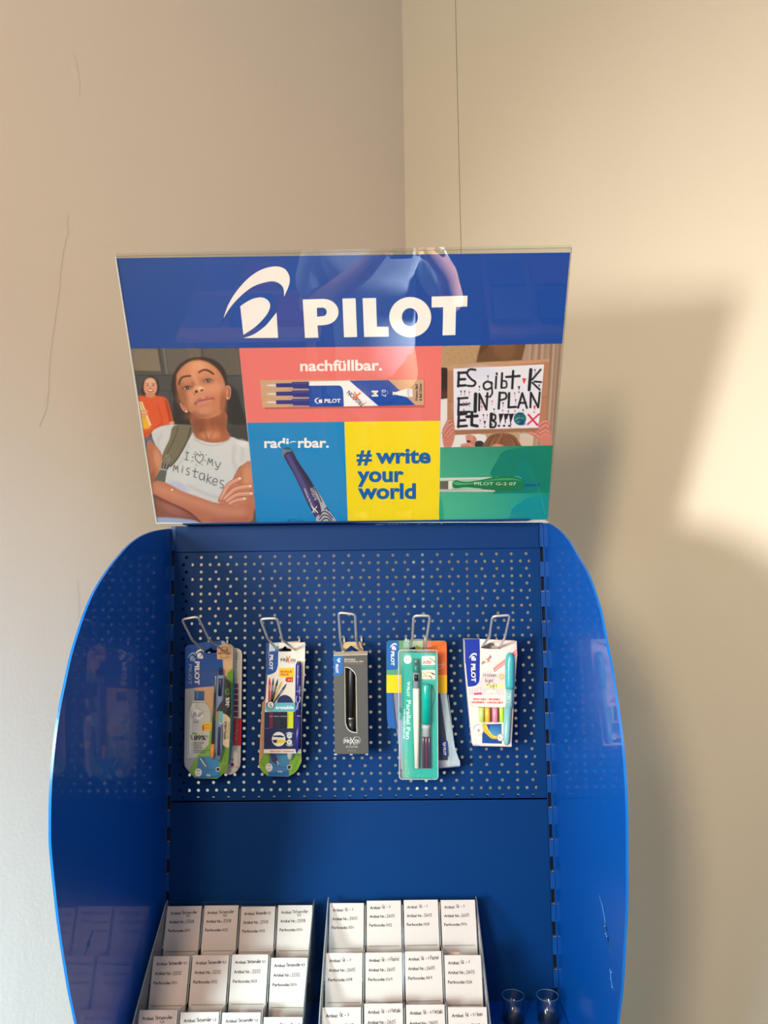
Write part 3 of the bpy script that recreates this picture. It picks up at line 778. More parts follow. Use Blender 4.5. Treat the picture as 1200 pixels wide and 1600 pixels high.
# neck
g.p([(585,630),(860,600),(872,740),(905,815),(850,855),(740,862),(650,835),(605,790)], (166, 96, 64), 8)
g.e(640, 700, 60, 110, (130, 70, 44), .8, rot=-6, a=.9); g.e(790, 690, 70, 46, (134, 74, 48), .9, a=.8)
g.e(740, 800, 80, 34, (196, 128, 92), .9); g.l([(690,760),(715,840)], 12, (140, 78, 52), 14, a=.8); g.l([(770,760),(735,840)], 12, (150, 86, 58), 14, a=.6)
g.e(845, 700, 26, 100, (140, 78, 52), .9, a=.7)
# strap
g.p([(436,720),(590,722),(580,800),(520,900),(470,1000),(400,1065),(340,1030),(340,960),(400,830)], (112, 102, 82), 5)
g.l([(470,730),(440,830),(380,950)], 10, (84, 76, 60), 6); g.l([(575,740),(545,850),(480,970),(410,1060)], 12, (72, 66, 54), 6)
g.p([(370,950),(425,960),(410,1030),(350,1010)], (128, 120, 104), 4, sm=False); g.l([(372,955),(420,965),(404,1030)], 4, (60, 56, 50), 3, sm=False); g.l([(420,965),(360,1005)], 4, (60, 56, 50), 3)
g.p([(330,1020),(405,1050),(380,1090),(318,1075)], (60, 60, 58), 4, sm=False)
for k in range(3): g.l([(336+k*22,1025+k*6),(322+k*22,1078+k*6)], 7, (150, 150, 150), 4)
g.p([(320,1085),(378,1095),(362,1195),(270,1178)], (92, 94, 84), 5, sm=False)
# head
g.e(648, 400, 232, 252, (46, 32, 26), .05, rot=-16)
g.e(655, 340, 222, 188, (50, 34, 28), .06, rot=-10)
face = [(470,270),(560,190),(680,180),(790,240),(850,330),(868,430),(862,560),(830,620),(740,655),(650,660),(570,610),(500,530),(462,420),(455,330)]
g.p(face, (190, 122, 88), 14)
g.e(640, 470, 150, 60, (206, 142, 108), .9, rot=-10, a=.6)
g.p([(500,250),(590,190),(690,190),(770,240),(800,320),(700,300),(600,330),(520,330)], (206, 134, 94), 44, a=.9)
g.e(640, 225, 80, 40, (222, 156, 116), .9, a=.8)
g.e(790, 470, 70, 110, (192, 118, 80), .9, a=.7); g.e(560, 480, 60, 60, (208, 140, 104), .9, a=.9); g.e(770, 400, 66, 50, (214, 146, 110), .9, a=.8)
g.e(505, 480, 44, 110, (140, 80, 54), .9, rot=-12, a=.7); g.e(850, 540, 30, 100, (140, 80, 52), .9, a=.7)
g.e(640, 628, 110, 36, (150, 88, 62), .9, rot=-10, a=.8); g.e(690, 598, 60, 30, (206, 140, 108), .9, a=.8)
g.l([(590,270),(612,330),(622,380)], 34, (218, 154, 118), 34, a=.8)
g.e(600, 380, 18, 30, (150, 86, 56), .9, rot=-14, a=.5)
g.p([(598,430),(602,398),(630,385),(668,388),(694,412),(690,432),(650,440),(612,458)], (218, 154, 120), 12)
g.e(622, 437, 14, 12, (70, 32, 24), .6, rot=-20); g.e(668, 424, 14, 10, (70, 32, 24), .6, rot=-14); g.l([(600,452),(614,462)], 6, (120, 64, 44), 6)
g.e(655, 410, 22, 13, (240, 190, 160), .9, a=.8)
g.l([(478,375),(490,335),(520,312),(572,306)], 14, (66, 38, 30), 9); g.l([(645,275),(680,257),(720,260),(765,290)], 14, (66, 38, 30), 9)
g.e(545, 405, 44, 24, (156, 96, 70), .8, rot=-10, a=.8); g.e(718, 347, 50, 25, (156, 96, 70), .8, rot=4, a=.8)
for cx, cy, r_ in ((545, 404, -10), (718, 345, 0)):
    g.e(cx, cy, 33, 11, (178, 156, 146), .3, rot=r_); g.e(cx+3, cy, 16, 12, (40, 26, 22), .3); g.e(cx+5, cy-3, 3, 3, (240, 236, 230), .8)
    g.l([(cx-36, cy+6-r_*.3), (cx-10, cy-11), (cx+18, cy-12), (cx+38, cy+r_*.4)], 6, (40, 22, 18), 4)
    g.l([(cx-28, cy+12), (cx, cy+14), (cx+28, cy+8)], 3, (120, 70, 52), 4, a=.7)
g.p([(614,512),(650,490),(680,484),(700,476),(730,480),(758,492),(720,504),(680,510),(640,520)], (176, 98, 88), 5)
g.p([(622,530),(680,514),(756,496),(730,520),(690,534),(650,545)], (200, 124, 112), 6); g.l([(616,530),(660,515),(700,507),(756,495)], 4.5, (100, 46, 40), 4); g.e(680, 488, 16, 6, (220, 150, 130), .9)
g.e(615, 535, 12, 12, (110, 60, 44), .9, a=.6); g.e(762, 494, 12, 12, (130, 72, 52), .9, a=.6)
g.p([(866,400),(885,383),(908,400),(912,440),(905,490),(885,505),(872,490)], (196, 124, 92), 6); g.l([(882,405),(898,430),(890,480)], 7, (120, 62, 44), 6)
g.p([(484,535),(505,545),(540,580),(552,605),(535,612),(505,585)], (206, 140, 108), 6); g.l([(500,550),(530,590)], 5, (130, 70, 50), 5)
g.e(540, 603, 5, 5, (250, 240, 220), .5); g.e(880, 490, 5, 5, (250, 235, 210), .5)
# arms
g.p([(210,870),(250,850),(330,950),(330,1020),(310,1100),(270,1180),(250,1210),(215,1050)], (176, 108, 78), 8)
g.e(300, 1000, 30, 80, (206, 140, 106), .9, rot=-10, a=.8); g.e(262, 1150, 20, 50, (140, 82, 60), .9, a=.7)
g.p([(1075,1015),(1095,1150),(1120,1350),(1060,1480),(960,1300),(930,1170),(985,1070)], (180, 112, 82), 8)
g.e(1050, 1150, 40, 90, (206, 140, 108), .9, a=.8)
g.p([(265,1290),(400,1340),(560,1430),(680,1535),(300,1535),(280,1420)], (132, 78, 66), 8)
g.p([(300,1485),(560,1500),(640,1535),(305,1535)], (150, 160, 190), 14); g.e(430, 1420, 120, 34, (160, 98, 84), .9, rot=24, a=.8)
g.p([(258,1205),(300,1180),(380,1200),(500,1265),(640,1315),(800,1370),(960,1385),(1110,1370),(1100,1440),(1050,1535),(700,1535),(560,1440),(400,1370),(300,1310),(262,1290)], (178, 108, 84), 7)
g.l([(300,1240),(450,1300),(640,1370),(850,1430),(1000,1440)], 70, (204, 138, 108), 70, a=.7)
g.l([(270,1300),(400,1365),(560,1440),(660,1530)], 14, (104, 56, 46), 12, a=.9)
g.l([(760,1520),(900,1515),(1040,1500)], 40, (160, 92, 72), 50, a=.7)
g.e(420, 1255, 8, 7, (245, 226, 214), .6)
hand = (206, 142, 116)
g.p([(800,1350),(850,1290),(900,1230),(960,1200),(1060,1280),(1020,1370),(900,1392)], (190, 122, 96), 8)
for a, wd in (([(830,1330),(880,1230),(930,1190),(985,1162)], 34), ([(860,1330),(930,1260),(1000,1235),(1072,1226)], 36), ([(880,1350),(950,1300),(1020,1290),(1080,1287)], 34), ([(900,1370),(950,1345),(1000,1335),(1025,1330)], 30)):
    g.l(a, wd+7, (124, 70, 56), 7, a=.9); g.l(a, wd, hand, 8)
    g.l([(x, y-5) for x, y in a], wd*.35, (226, 168, 146), 9, a=.8); g.e(a[-1][0], a[-1][1]-2, 12, 9, (238, 200, 186), .4)
# lettering on the shirt
INK = (44, 44, 50)
for a in ([(535,942),(560,946)], [(548,944),(540,1004)], [(526,1002),(555,1008)],
          [(648,1034),(618,1000),(616,968),(634,956),(650,974),(664,958),(680,970),(678,1000),(648,1034)],
          [(715,1045),(728,992),(738,1030),(756,1000),(756,1052)], [(782,1020),(790,1058),(806,1068)], [(826,1028),(806,1070),(795,1088),(780,1082)],
          [(430,1095),(440,1048),(452,1085),(466,1056),(470,1110)], [(510,1070),(502,1112)], [(511,1056),(513,1059)],
          [(568,1078),(548,1076),(544,1096),(562,1110),(556,1132),(538,1126)], [(615,1078),(604,1145),(622,1154)], [(592,1098),(640,1108)],
          [(690,1124),(660,1118),(646,1150),(662,1172),(684,1160),(692,1128),(688,1180)], [(722,1122),(708,1196)], [(750,1148),(716,1166),(744,1206)],
          [(764,1184),(796,1192),(790,1164),(768,1164),(756,1196),(772,1216),(792,1212)], [(850,1180),(828,1176),(822,1200),(846,1216),(842,1240),(820,1236)]):
    g.l(a, 6, INK, 4, sm=len(a) > 4)
for a in ([(612,940),(620,946)], [(655,936),(658,942)], [(700,966),(706,962)], [(588,982),(602,984)], [(582,1016),(594,1012)], [(626,1052),(622,1046)], [(664,1040),(670,1048)], [(692,1010),(700,1014)], [(600,956),(606,960)]):
    g.l(a, 5, INK, 4, sm=False)
P = Print(smap); P.grid(X, Y, g.C, 1)
P.build('portrait_photo', poster, face=sn)

# protest placard photo, zoomed frame (670+x/5.2174, 530+y/5.2174)
X, Y = photo_grid([(690, 540.5), (878.5, 537), (864, 696), (688, 699)], 0.75)
g = Paint((X-670)*5.2174, (Y-530)*5.2174, (176, 146, 118))
g.p([(90,40),(430,40),(385,190),(110,230)], (172, 138, 100), 8, sm=False)
for k in range(14): g.e(130+k*20, 60+((k*53) % 130), 16, 5, (146, 112, 80), .9, rot=k*37, a=.5)
g.p([(425,40),(790,36),(772,170),(385,190)], (104, 70, 44), 8, sm=False); g.p([(500,40),(700,40),(680,150),(600,170)], (124, 86, 54), 40, a=.7)
g.p([(395,150),(500,40),(425,40)], (80, 58, 40), 20, sm=False, a=.8)
g.p([(795,30),(1095,20),(1010,900),(740,900),(760,160)], (160, 132, 112), 10, sm=False)
for x, c in ((850, 132), (905, 122), (955, 140), (1000, 120), (1040, 136), (1070, 118)): g.l([(x,30),(x-60,900)], 16, (c, c-24, c-40), 14, a=.8)
for x in (828, 880, 930, 1022): g.l([(x,30),(x-55,900)], 9, (186, 160, 138), 10, a=.7)
g.p([(100,230),(158,235),(152,480),(100,490)], (42, 32, 28), 5, sm=False); g.e(120, 450, 30, 40, (120, 60, 50), .9, a=.5)
g.p([(90,490),(160,485),(200,740),(460,780),(520,900),(90,900)], (214, 210, 210), 6, sm=False)
g.p([(740,770),(860,760),(850,880),(740,880)], (196, 178, 160), 12, sm=False)
g.p([(152,235),(985,158),(958,670),(900,745),(190,782),(150,700)], (168, 118, 88), 4, sm=False)
g.p([(152,235),(985,158),(983,182),(152,258)], (190, 138, 108), 4, sm=False); g.p([(185,745),(905,715),(903,748),(185,782)], (150, 104, 76), 4, sm=False)
g.l([(152,505),(205,508)], 4, (130, 88, 62), 3); g.l([(915,478),(970,472)], 4, (130, 88, 62), 3); g.p([(150,230),(230,200),(235,222),(152,240)], (180, 150, 120), 5, sm=False)
g.p([(200,240),(940,205),(895,722),(205,740)], (216, 214, 224), 4, sm=False); g.e(420, 270, 120, 50, (198, 200, 220), .9, a=.6); g.e(300, 550, 90, 60, (205, 205, 220), .9, a=.5)
K = (22, 22, 30)
def S_(st, wd=16):
    for a in st: g.l(a, wd, K, 4, sm=False)
S_([[(245,272),(240,385)], [(240,275),(300,272)], [(242,328),(296,326)], [(240,380),(300,376)]], 20)
g.l([(380,250),(335,246),(312,280),(345,325),(380,350),(365,380),(318,380)], 17, K, 4)
g.l([(515,362),(480,345),(448,365),(452,400),(480,410),(512,392)], 16, K, 4); S_([[(510,350),(518,440),(500,470),(465,465)]], 14)
S_([[(550,305),(545,400)], [(553,278),(555,286)]], 16); S_([[(598,278),(592,395)]], 18); g.l([(595,340),(630,345),(632,390),(598,396)], 14, K, 4)
S_([[(688,260),(680,400)], [(632,308),(740,300)]], 19)
S_([[(832,248),(818,412)]], 26); S_([[(912,248),(842,330)], [(862,345),(915,350)], [(845,355),(905,412)]], 16)
S_([[(245,480),(240,600)], [(238,484),(315,478)], [(245,535),(318,530)], [(240,596),(335,592)]], 18)
S_([[(382,448),(378,588)]], 28); S_([[(410,580),(412,446),(470,575),(478,440)]], 17)
S_([[(578,436),(570,565)]], 20); g.l([(578,438),(625,440),(630,480),(582,498)], 16, K, 4)
S_([[(655,440),(650,556),(710,552)]], 19); S_([[(728,558),(762,440),(800,560)], [(745,520),(790,518)]], 17); S_([[(828,555),(832,436),(892,556),(905,434)]], 17)
S_([[(245,610),(240,716)], [(240,615),(305,608)], [(242,664),(296,660)], [(240,712),(310,706)]], 20)
S_([[(352,596),(350,700),(395,708)], [(310,632),(395,626)]], 24)
S_([[(510,610),(506,715)]], 26); g.l([(505,612),(540,618),(540,655),(515,662),(545,680),(538,715),(505,718)], 16, K, 4)
for i in range(3):
    x = 600+i*42; g.p([(x-30,608),(x+12,606),(x-20,692)], K, 4, sm=False); g.e(x-28, 706, 11, 9, K, .3)
for (x, y, c) in ((482,295,K),(412,380,K),(262,420,K),(292,420,K),(330,425,(206,70,90)),(735,382,K),(332,515,K),(605,515,K),(516,500,(206,80,96)),(430,510,(206,80,96)),(432,545,(190,60,80)),(700,435,(206,80,96)),(708,490,K),(532,565,K),(602,575,(206,80,96)),(648,582,K),(702,578,(206,80,96)),(768,570,K),(445,612,K),(476,612,(190,60,80)),(418,655,(206,70,90)),(456,665,K),(865,245,K),(900,370,K),(280,512,(206,110,120)),(305,512,(206,110,120)),(285,570,(120,60,70)),(598,660,(230,220,225)),(632,655,(230,220,225)),(515,672,(230,220,225)),(668,685,K)):
    b = 1.5 if (x, y) in ((735,382), (456,665)) else 1
    g.p([(x-7*b,y),(x+7*b,y),(x+1,y+24*b)], c, 3, sm=False); g.e(x, y+33*b, 4*b, 4*b, c, .5)
g.p([(760,320),(796,318),(778,366)], (214, 50, 70), 3, sm=False); g.e(772, 352, 5, 5, (214, 50, 70), .5)
g.p([(850,542),(874,540),(862,582)], (214, 60, 80), 3, sm=False); g.e(858, 596, 6, 6, (214, 60, 80), .5)
g.e(743, 648, 50, 52, (10, 74, 116), .06); g.p([(700,640),(725,610),(745,625),(730,660),(745,680),(720,690)], (20, 108, 96), 8); g.p([(755,610),(785,625),(782,665),(762,650)], (16, 104, 90), 8)
g.l([(705,655),(735,640),(770,645)], 5, (190, 210, 220), 5, a=.7); g.l([(715,680),(745,670)], 4, (190, 210, 220), 4, a=.7); g.e(760, 690, 26, 12, (6, 50, 84), .9, a=.7)
S2 = (206, 24, 62); g.l([(812,615),(885,700)], 15, S2, 4); g.l([(900,610),(806,694)], 13, S2, 4)
# hands and head
HC = (190, 118, 104)
g.p([(110,760),(140,700),(200,720),(212,790),(180,884),(125,884)], HC, 7)
for a in ([(125,735),(160,668),(180,662)], [(118,765),(150,710),(195,685)], [(130,790),(165,745),(200,712)], [(150,800),(180,765),(202,742)]): g.l(a, 26, (130, 64, 56), 6, a=.8); g.l(a, 19, (200, 132, 118), 7)
g.p([(300,790),(340,780),(384,800),(386,850),(350,884),(262,884),(270,855),(310,845)], (186, 116, 100), 7); g.e(325, 830, 16, 12, (60, 34, 30), .5)
for a in ([(305,795),(355,800)], [(310,815),(360,822)], [(270,862),(320,852),(350,868)]): g.l(a, 14, (204, 138, 122), 7)
g.p([(385,835),(430,830),(455,860),(450,884),(380,884)], (44, 46, 48), 6)
g.p([(455,884),(462,830),(500,785),(560,768),(640,768),(700,790),(730,835),(738,884)], (122, 80, 56), 7)
for a, c in (([(600,770),(540,800),(500,870)], (156, 110, 80)), ([(610,770),(600,800),(590,870)], (94, 60, 42)), ([(620,770),(670,800),(700,870)], (150, 104, 74)), ([(580,775),(520,810),(475,880)], (92, 58, 40)), ([(640,775),(690,820),(720,880)], (90, 58, 40)), ([(600,780),(570,820),(540,870)], (164, 118, 88))): g.l(a, 8, c, 9, a=.9)
g.e(560, 880, 50, 26, (204, 140, 118), .5)
g.p([(815,762),(880,755),(900,700),(950,665),(972,680),(990,740),(1005,870),(930,862),(880,810)], HC, 7)
for a in ([(900,695),(940,668),(968,672)], [(905,730),(950,700),(978,715)], [(905,765),(950,742),(985,758)], [(825,762),(870,775),(900,800)]): g.l(a, 26, (134, 64, 58), 6, a=.8); g.l(a, 19, (206, 134, 120), 7)
g.l([(910,800),(950,775),(985,790)], 18, (200, 126, 112), 7)
P = Print(smap); P.grid(X, Y, g.C, 1)
P.build('placard_photo', poster, face=sn)
Print.gain = 1.0
# small white print flakes along the bottom edge
P = Print(lambda x, y, L: at_y(x, y, -.0042))
random.seed(5)
for k in range(46):
    x = 586+36*random.random()**1.1 if k < 30 else random.uniform(622, 690)
    y = 819.2-(x-586)*.012; q = random.uniform(.6, 2.2)
    P.poly([(x, y), (x+q, y-.1), (x+q*.8, y+random.uniform(.3, 1.0)), (x+.1, y+.6)], (150, 170, 190), 1)
P.build('chipped_paint', stand)['kind'] = 'stuff'

# =================================================================== HOOKS
def smooth_path(pts, r=0.004, n=4):
    P = [Vector(p) for p in pts]; out = [P[0]]
    for i in range(1, len(P)-1):
        a, b, c = P[i-1], P[i], P[i+1]
        ra = min(r, (b-a).length*.45); rc = min(r, (c-b).length*.45)
        s0 = b+(a-b).normalized()*ra; s1 = b+(c-b).normalized()*rc
        for k in range(n+1):
            t = k/n; out.append(s0*(1-t)**2+b*2*t*(1-t)+s1*t*t)
    out.append(P[-1]); return out
HOOKS = [
 ('first', (326,999),(355.4,998),(320,1017),(350,1017),(300,1000),(326.7,1000),(284,968),(309,963.5)),
 ('second', (441,997),(468,996),(434.7,1016),(460.8,1015.5),(419,999),(441.5,1000),(407,967),(433,966)),
 ('middle', (538,996),(565,995),(535.6,1016),(561.7,1016),(532,1000),(556.5,998),(529,957),(555,960)),
 ('fourth', (634.5,995),(664,994),(639.5,1014),(664.5,1014),(644.4,998),(666.6,998),(646.5,962),(672,962)),
 ('fifth', (747.5,996),(776,996),(752.6,1011),(780.3,1013),(765,995),(789.4,995),(769.6,963),(796.8,961)),
]
HL = {'first': 'chrome wire hook leaning left that holds the gel pen packs, leftmost of five',
      'second': 'chrome wire hook that holds the bonus five pen pack',
      'middle': 'chrome wire hook with upright loop above the charcoal carton',
      'fourth': 'chrome wire hook that holds the teal calligraphy pen case',
      'fifth': 'chrome wire hook leaning right above the pastel highlighter pack, rightmost of five'}
for nm, pa, pb, ha, hb, ba, bb, ta, tb in HOOKS:
    a0 = Vector(at_y(*pa, -.003)); b0 = Vector(at_y(*pb, -.003))
    root = empty('wire_hook', tuple((a0+b0)/2), HL[nm], 'hook', 'chrome wire hooks on the perforated panel')
    def pt(p, Y): return Vector(at_y(p[0], p[1], Y))
    la = [a0, a0+Vector((0, -.001, -.010)), pt(ha, -.040), pt(ba, -.120), pt(ta, -.160)]
    lb = [b0, b0+Vector((0, -.001, -.010)), pt(hb, -.040), pt(bb, -.120), pt(tb, -.160)]
    path = la+lb[::-1]
    m = MB(); m.tube(smooth_path(path, .006), .0019, 10); m.build('wire_loop', M['steel'], root, smooth=True)
    m = MB(); m.tube([a0+Vector((0, 0, -.009)), b0+Vector((0, 0, -.009))], .0018, 8); m.build('cross_wire', M['steel'], root, smooth=True)

Print.gain = 0.9
# =================================================================== PACK HELPERS
def at_face(Y):
    return lambda x, y: at_y(x, y, Y)
def fr_pts(fr, pts): return [(fr[0]+x/fr[2], fr[1]+y/fr[2]) for x, y in pts]
def board(root, name, fr, outline, Y, th, mat, holes=(), smooth=False):
    m = MB(); m.prism([fr_pts(fr, outline)]+[fr_pts(fr, h) for h in holes], at_face(Y), (0, th, 0))
    return m.build(name, mat, root)
def bubble(root, name, fr, outline, Y, depth, mat, inset=0.12):
    """thin clear shell standing proud of the card: sloped sides and a flat front"""
    pts = fr_pts(fr, outline); c = np.mean(np.array(pts), axis=0); n = len(pts); v = []
    ins = [(c[0]+(x-c[0])*(1-inset), c[1]+(y-c[1])*(1-inset*.35)) for x, y in pts]
    v = [at_y(x, y, Y) for x, y in pts]+[at_y(x, y, Y)+np.array([0, -depth, 0]) for x, y in ins]
    f = [(i, (i+1) % n, n+(i+1) % n, n+i) for i in range(n)]+[tuple(range(n, 2*n))]
    return part(name, v, f, mat, root)
def stick(root, name, fr, p0, p1, rad, Y, mat, prof=None, n=14, label=None):
    """round pen section from pixel p0 to p1 at depth Y; rad in frame pixels; prof = [(t, k)...] radius factors"""
    a = Vector(at_y(fr[0]+p0[0]/fr[2], fr[1]+p0[1]/fr[2], Y)); b = Vector(at_y(fr[0]+p1[0]/fr[2], fr[1]+p1[1]/fr[2], Y))
    r = rad/fr[2]*1.2/F
    prof = prof or [(0, .85), (.02, 1), (.98, 1), (1, .85)]
    m = MB(); m.tube([a.lerp(b, t) for t, k in prof], r, n, radii=[r*k for t, k in prof])
    return recalc(m.build(name, mat, root, smooth=True, label=label))
def mini_logo(P, x, y, s, col=WHT, L=5, ang=0):
    """swoosh and leaf emblem, s = height"""
    ca, sa = math.cos(math.radians(ang)), math.sin(math.radians(ang))
    def T(pts): return [(x+(a*ca-b*sa)*s, y+(a*sa+b*ca)*s) for a, b in pts]
    P.poly(T(spline([(0, .72), (.12, .42), (.38, .12), (.72, .0), (.98, .12), (.95, .45)], n=3)+spline([(.95, .45), (.88, .26), (.66, .2), (.38, .34), (.16, .54), (0, .72)], n=3)[1:-1]), col, L)
    P.poly(T([(.28, .55)]+spline([(.4, .45), (.65, .4), (.72, .58), (.55, .8), (.32, .97)], n=3)), col, L)
    P.poly(T([(.36, 1.0), (.6, .84), (.86, .58), (.9, 1.0)]), col, L)
BLUE = (12, 74, 152); RED = (214, 52, 40)
def root_at(name, fr, x, y, Y, label, cat, group=None):
    return empty(name, tuple(at_y(fr[0]+x/fr[2], fr[1]+y/fr[2], Y)), label, cat, group)
GRP = None
M['hole'] = M['slot']
SLOT = lambda cx, cy, w_, h_: spline([(cx-w_/2, cy+h_*.3), (cx-w_*.42, cy-h_*.05), (cx-w_*.2, cy-h_*.1), (cx, cy-h_*.6), (cx+w_*.2, cy-h_*.1), (cx+w_*.42, cy-h_*.05), (cx+w_/2, cy+h_*.3), (cx+w_*.4, cy+h_*.5), (cx-w_*.4, cy+h_*.5)], closed=True, n=2)

# =================================================================== PACKS ON THE FIRST HOOK
fr = (270, 950, 5.8182)
# soft grip ballpoint pack behind
rt = root_at('pen_pack', fr, 560, 1510, -.022, 'white pen pack with purple squares and red panel, behind the bottle-printed pack', 'pen pack', 'pen packs on the left hook')
out = [(430, 300)]+[(540, 345)]+spline([(560, 362), (600, 372), (625, 395), (630, 440)], n=3)+[(615, 1400)]+spline([(610, 1440), (575, 1490), (520, 1515), (470, 1500)], n=3)+[(430, 1480)]
board(rt, 'backing_card', fr, out, -.022, .0012, M['card_side'], holes=[SLOT(455, 350, 30, 20)])
P = Print(ymap(-.0222)).frame(*fr)
P.poly([(500, 350)]+out[1:-1]+[(500, 1490)], (206, 200, 190), 1)
P.text('Click', 575, 400, 24, (70, 64, 62), 3, ang=92, w=80)
for k, c in enumerate(((120, 100, 110), (120, 90, 104))): P.poly(ell(577, 498+k*32, 5, 5, n=8), c, 3)
cs = [(196, 190, 178), (186, 170, 160), (120, 36, 92), (124, 34, 86), (126, 30, 80), (128, 28, 76), (132, 28, 74), (138, 26, 70)]
for k, c in enumerate(cs): P.poly(rrect(558-k*.6, 580+k*52, 599-k*.6, 624+k*52, 6, n=3), c, 3)
P.poly([(536, 1000), (626, 1002), (620, 1252), (532, 1250)], (172, 28, 40), 2)
P.text('Softgrip', 574, 1052, 26, (206, 120, 122), 4, ang=94, w=150)
P.poly(ell(543, 1378, 14, 14, n=14), (110, 160, 190), 3); P.poly(ell(541, 1424, 17, 18, n=16), (110, 20, 44), 3)
P.stroke([(510, 1448), (600, 1445)], 4, (130, 128, 120), 3)
P.build('front_print', rt)
stick(rt, 'pen_barrel', fr, (540, 560), (512, 1420), 26, -.028, pmat('teal_barrel', (30, 130, 150), .3, bscale=50), [(0, .4), (.05, .8), (.12, 1), (.8, 1), (.95, .6), (1, .2)])
bubble(rt, 'blister', fr, [(540, 400), (612, 410), (606, 1430), (580, 1490), (520, 1500), (500, 1400)], -.0226, .010, M['blister'])

# bottle-printed gel pen pack in front
rt = root_at('pen_pack', fr, 320, 1550, -.040, 'blue and kraft gel pen pack printed with a plastic bottle, front of the left hook', 'pen pack', 'pen packs on the left hook')
out = spline([(116, 352), (135, 338), (180, 335)], n=3)+[(240, 318), (440, 298)]+spline([(470, 302), (480, 320), (520, 330), (545, 345)], n=3)+[(548, 400), (535, 1000), (505, 1400)]+spline([(505, 1400), (490, 1470), (440, 1525), (400, 1552)], n=3)+[(215, 1548)]+spline([(215, 1548), (160, 1500), (118, 1450), (104, 1400)], n=3)
slot = SLOT(345, 385, 130, 46)
board(rt, 'backing_card', fr, out, -.040, .0012, M['card_side'], holes=[slot])
P = Print(ymap(-.0402)).frame(*fr)
P.poly(out, (170, 172, 172), 1, holes=[slot])
P.poly([p for p in out if p[1] < 500 and p[0] < 470]+[(466, 700), (370, 712), (112, 735), (114, 360)], BLUE, 2, holes=[slot])
P.poly([(470, 330), (545, 345), (540, 560), (462, 700), (466, 480)], (222, 180, 138), 2)
P.poly([(198, 725), (370, 712), (372, 900), (345, 1000), (338, 940), (290, 850), (198, 840)], (216, 172, 124), 3)
for k in range(5): P.stroke([(290, 760+k*28), (365, 752+k*28)], 2, (200, 152, 106), 4)
# bottle
P.poly([(170, 845), (288, 842)]+spline([(288, 842), (320, 890), (340, 930), (346, 1000)], n=3)+[(336, 1360), (132, 1365)]+spline([(140, 960), (150, 920), (168, 880), (170, 845)], n=3), (206, 205, 198), 4)
P.poly([(175, 870), (205, 860), (200, 930), (160, 940)], (228, 228, 222), 5); P.poly([(155, 1000), (175, 1000), (170, 1320), (148, 1320)], (222, 222, 216), 5)
P.stroke([(150, 935), (330, 940)], 3, (160, 160, 158), 5)
P.stroke(spline([(288, 842), (320, 890), (340, 930), (346, 1000)], n=3), 3, (120, 122, 124), 6); P.stroke(spline([(170, 845), (168, 880), (150, 920), (146, 1000), (142, 1340)], n=3), 3, (126, 128, 130), 6); P.stroke([(170, 858), (290, 860)], 4, (110, 112, 116), 6)
for y in (1075, 1240, 1293, 1362): P.stroke([(150, y), (230, y+2)], 2.5, (160, 160, 160), 5)
P.poly([(197, 752), (288, 757), (285, 832), (197, 826)], (44, 84, 142), 6); P.poly([(197, 826), (285, 832), (282, 842), (196, 838)], (24, 58, 112), 6)
P.poly([(215, 753), (232, 754), (230, 828), (215, 827)], (84, 122, 172), 7)
# green swoosh and blue base
P.poly([(548, 540)]+spline([(548, 540), (500, 590), (470, 700), (440, 900), (345, 1000), (336, 1200), (240, 1300), (200, 1370), (150, 1465)], n=4)+[(180, 1515), (215, 1548), (400, 1552), (440, 1525), (490, 1470), (505, 1400), (535, 1000)], (122, 174, 44), 3)
P.poly([(345, 1010), (420, 1100), (336, 1360), (230, 1350), (180, 1420), (205, 1360), (325, 1240)], (132, 186, 48), 5)
P.grad([(232, 1350), (412, 1345), (425, 1540), (215, 1546)], [(24, 120, 190), (60, 160, 210), (24, 140, 200), (10, 90, 160)], 6)
P.poly(spline([(232, 1352), (285, 1362), (312, 1420), (322, 1468), (270, 1432), (240, 1395)], closed=True, n=3), (70, 110, 140), 7)
P.stroke([(250, 1368), (300, 1440)], 9, (220, 230, 236), 8); P.stroke([(318, 1468), (350, 1470), (392, 1467)], 3, (20, 50, 90), 8)
P.poly(ell(411, 1467, 21, 21, n=16), WHT, 8); P.poly(ell(411, 1467, 15, 15, n=16), (18, 20, 24), 9)
P.poly(ell(232, 1495, 32, 37, n=18), (238, 234, 226), 8); P.text('M', 222, 1490, 20, (60, 60, 60), 9, w=20); P.text('0.7', 216, 1515, 14, (60, 60, 60), 9, w=32)
P.text('Gel', 306, 1528, 20, WHT, 9, w=34, bold=.03)
# labels on the bottle
P.poly(ell(226, 966, 56, 50, rot=-14), (238, 236, 230), 7)
P.stroke(ell(226, 966, 52, 46, n=14, a0=-80, a1=20, rot=-14), 5, (110, 170, 60), 8); P.stroke(ell(226, 966, 52, 46, n=14, a0=110, a1=200, rot=-14), 5, (30, 110, 170), 8)
P.hand('B', 190, 990, 42, 5, (30, 30, 34), 9); P.hand('2', 226, 986, 28, 4, (30, 30, 34), 9); P.hand('P', 246, 990, 42, 5, (30, 30, 34), 9)
P.text('Gel', 184, 1046, 26, (50, 50, 52), 8, w=46, slant=.2)
for a in (0, 120, 240):
    P.stroke(ell(195, 1168, 30, 30, n=6, a0=a, a1=a+80), 15, (118, 172, 60), 8)
P.text('89%', 192, 1200, 44, (30, 34, 30), 9, w=108, bold=.03); P.text('*', 304, 1196, 40, (30, 34, 30), 9, w=14)
for k, t in enumerate(('RECYCLED', 'PLASTIC', 'BOTTLES')): P.text(t, 192, 1232+k*23, 14, (50, 54, 46), 9, w=(92, 72, 76)[k], bold=.02)
P.text('PLASTIQUE RECYCLE', 192, 1300, 11, (60, 66, 54), 9, w=136, bold=.02); P.text('DE BOUTEILLES', 192, 1318, 11, (60, 66, 54), 9, w=104, bold=.02)
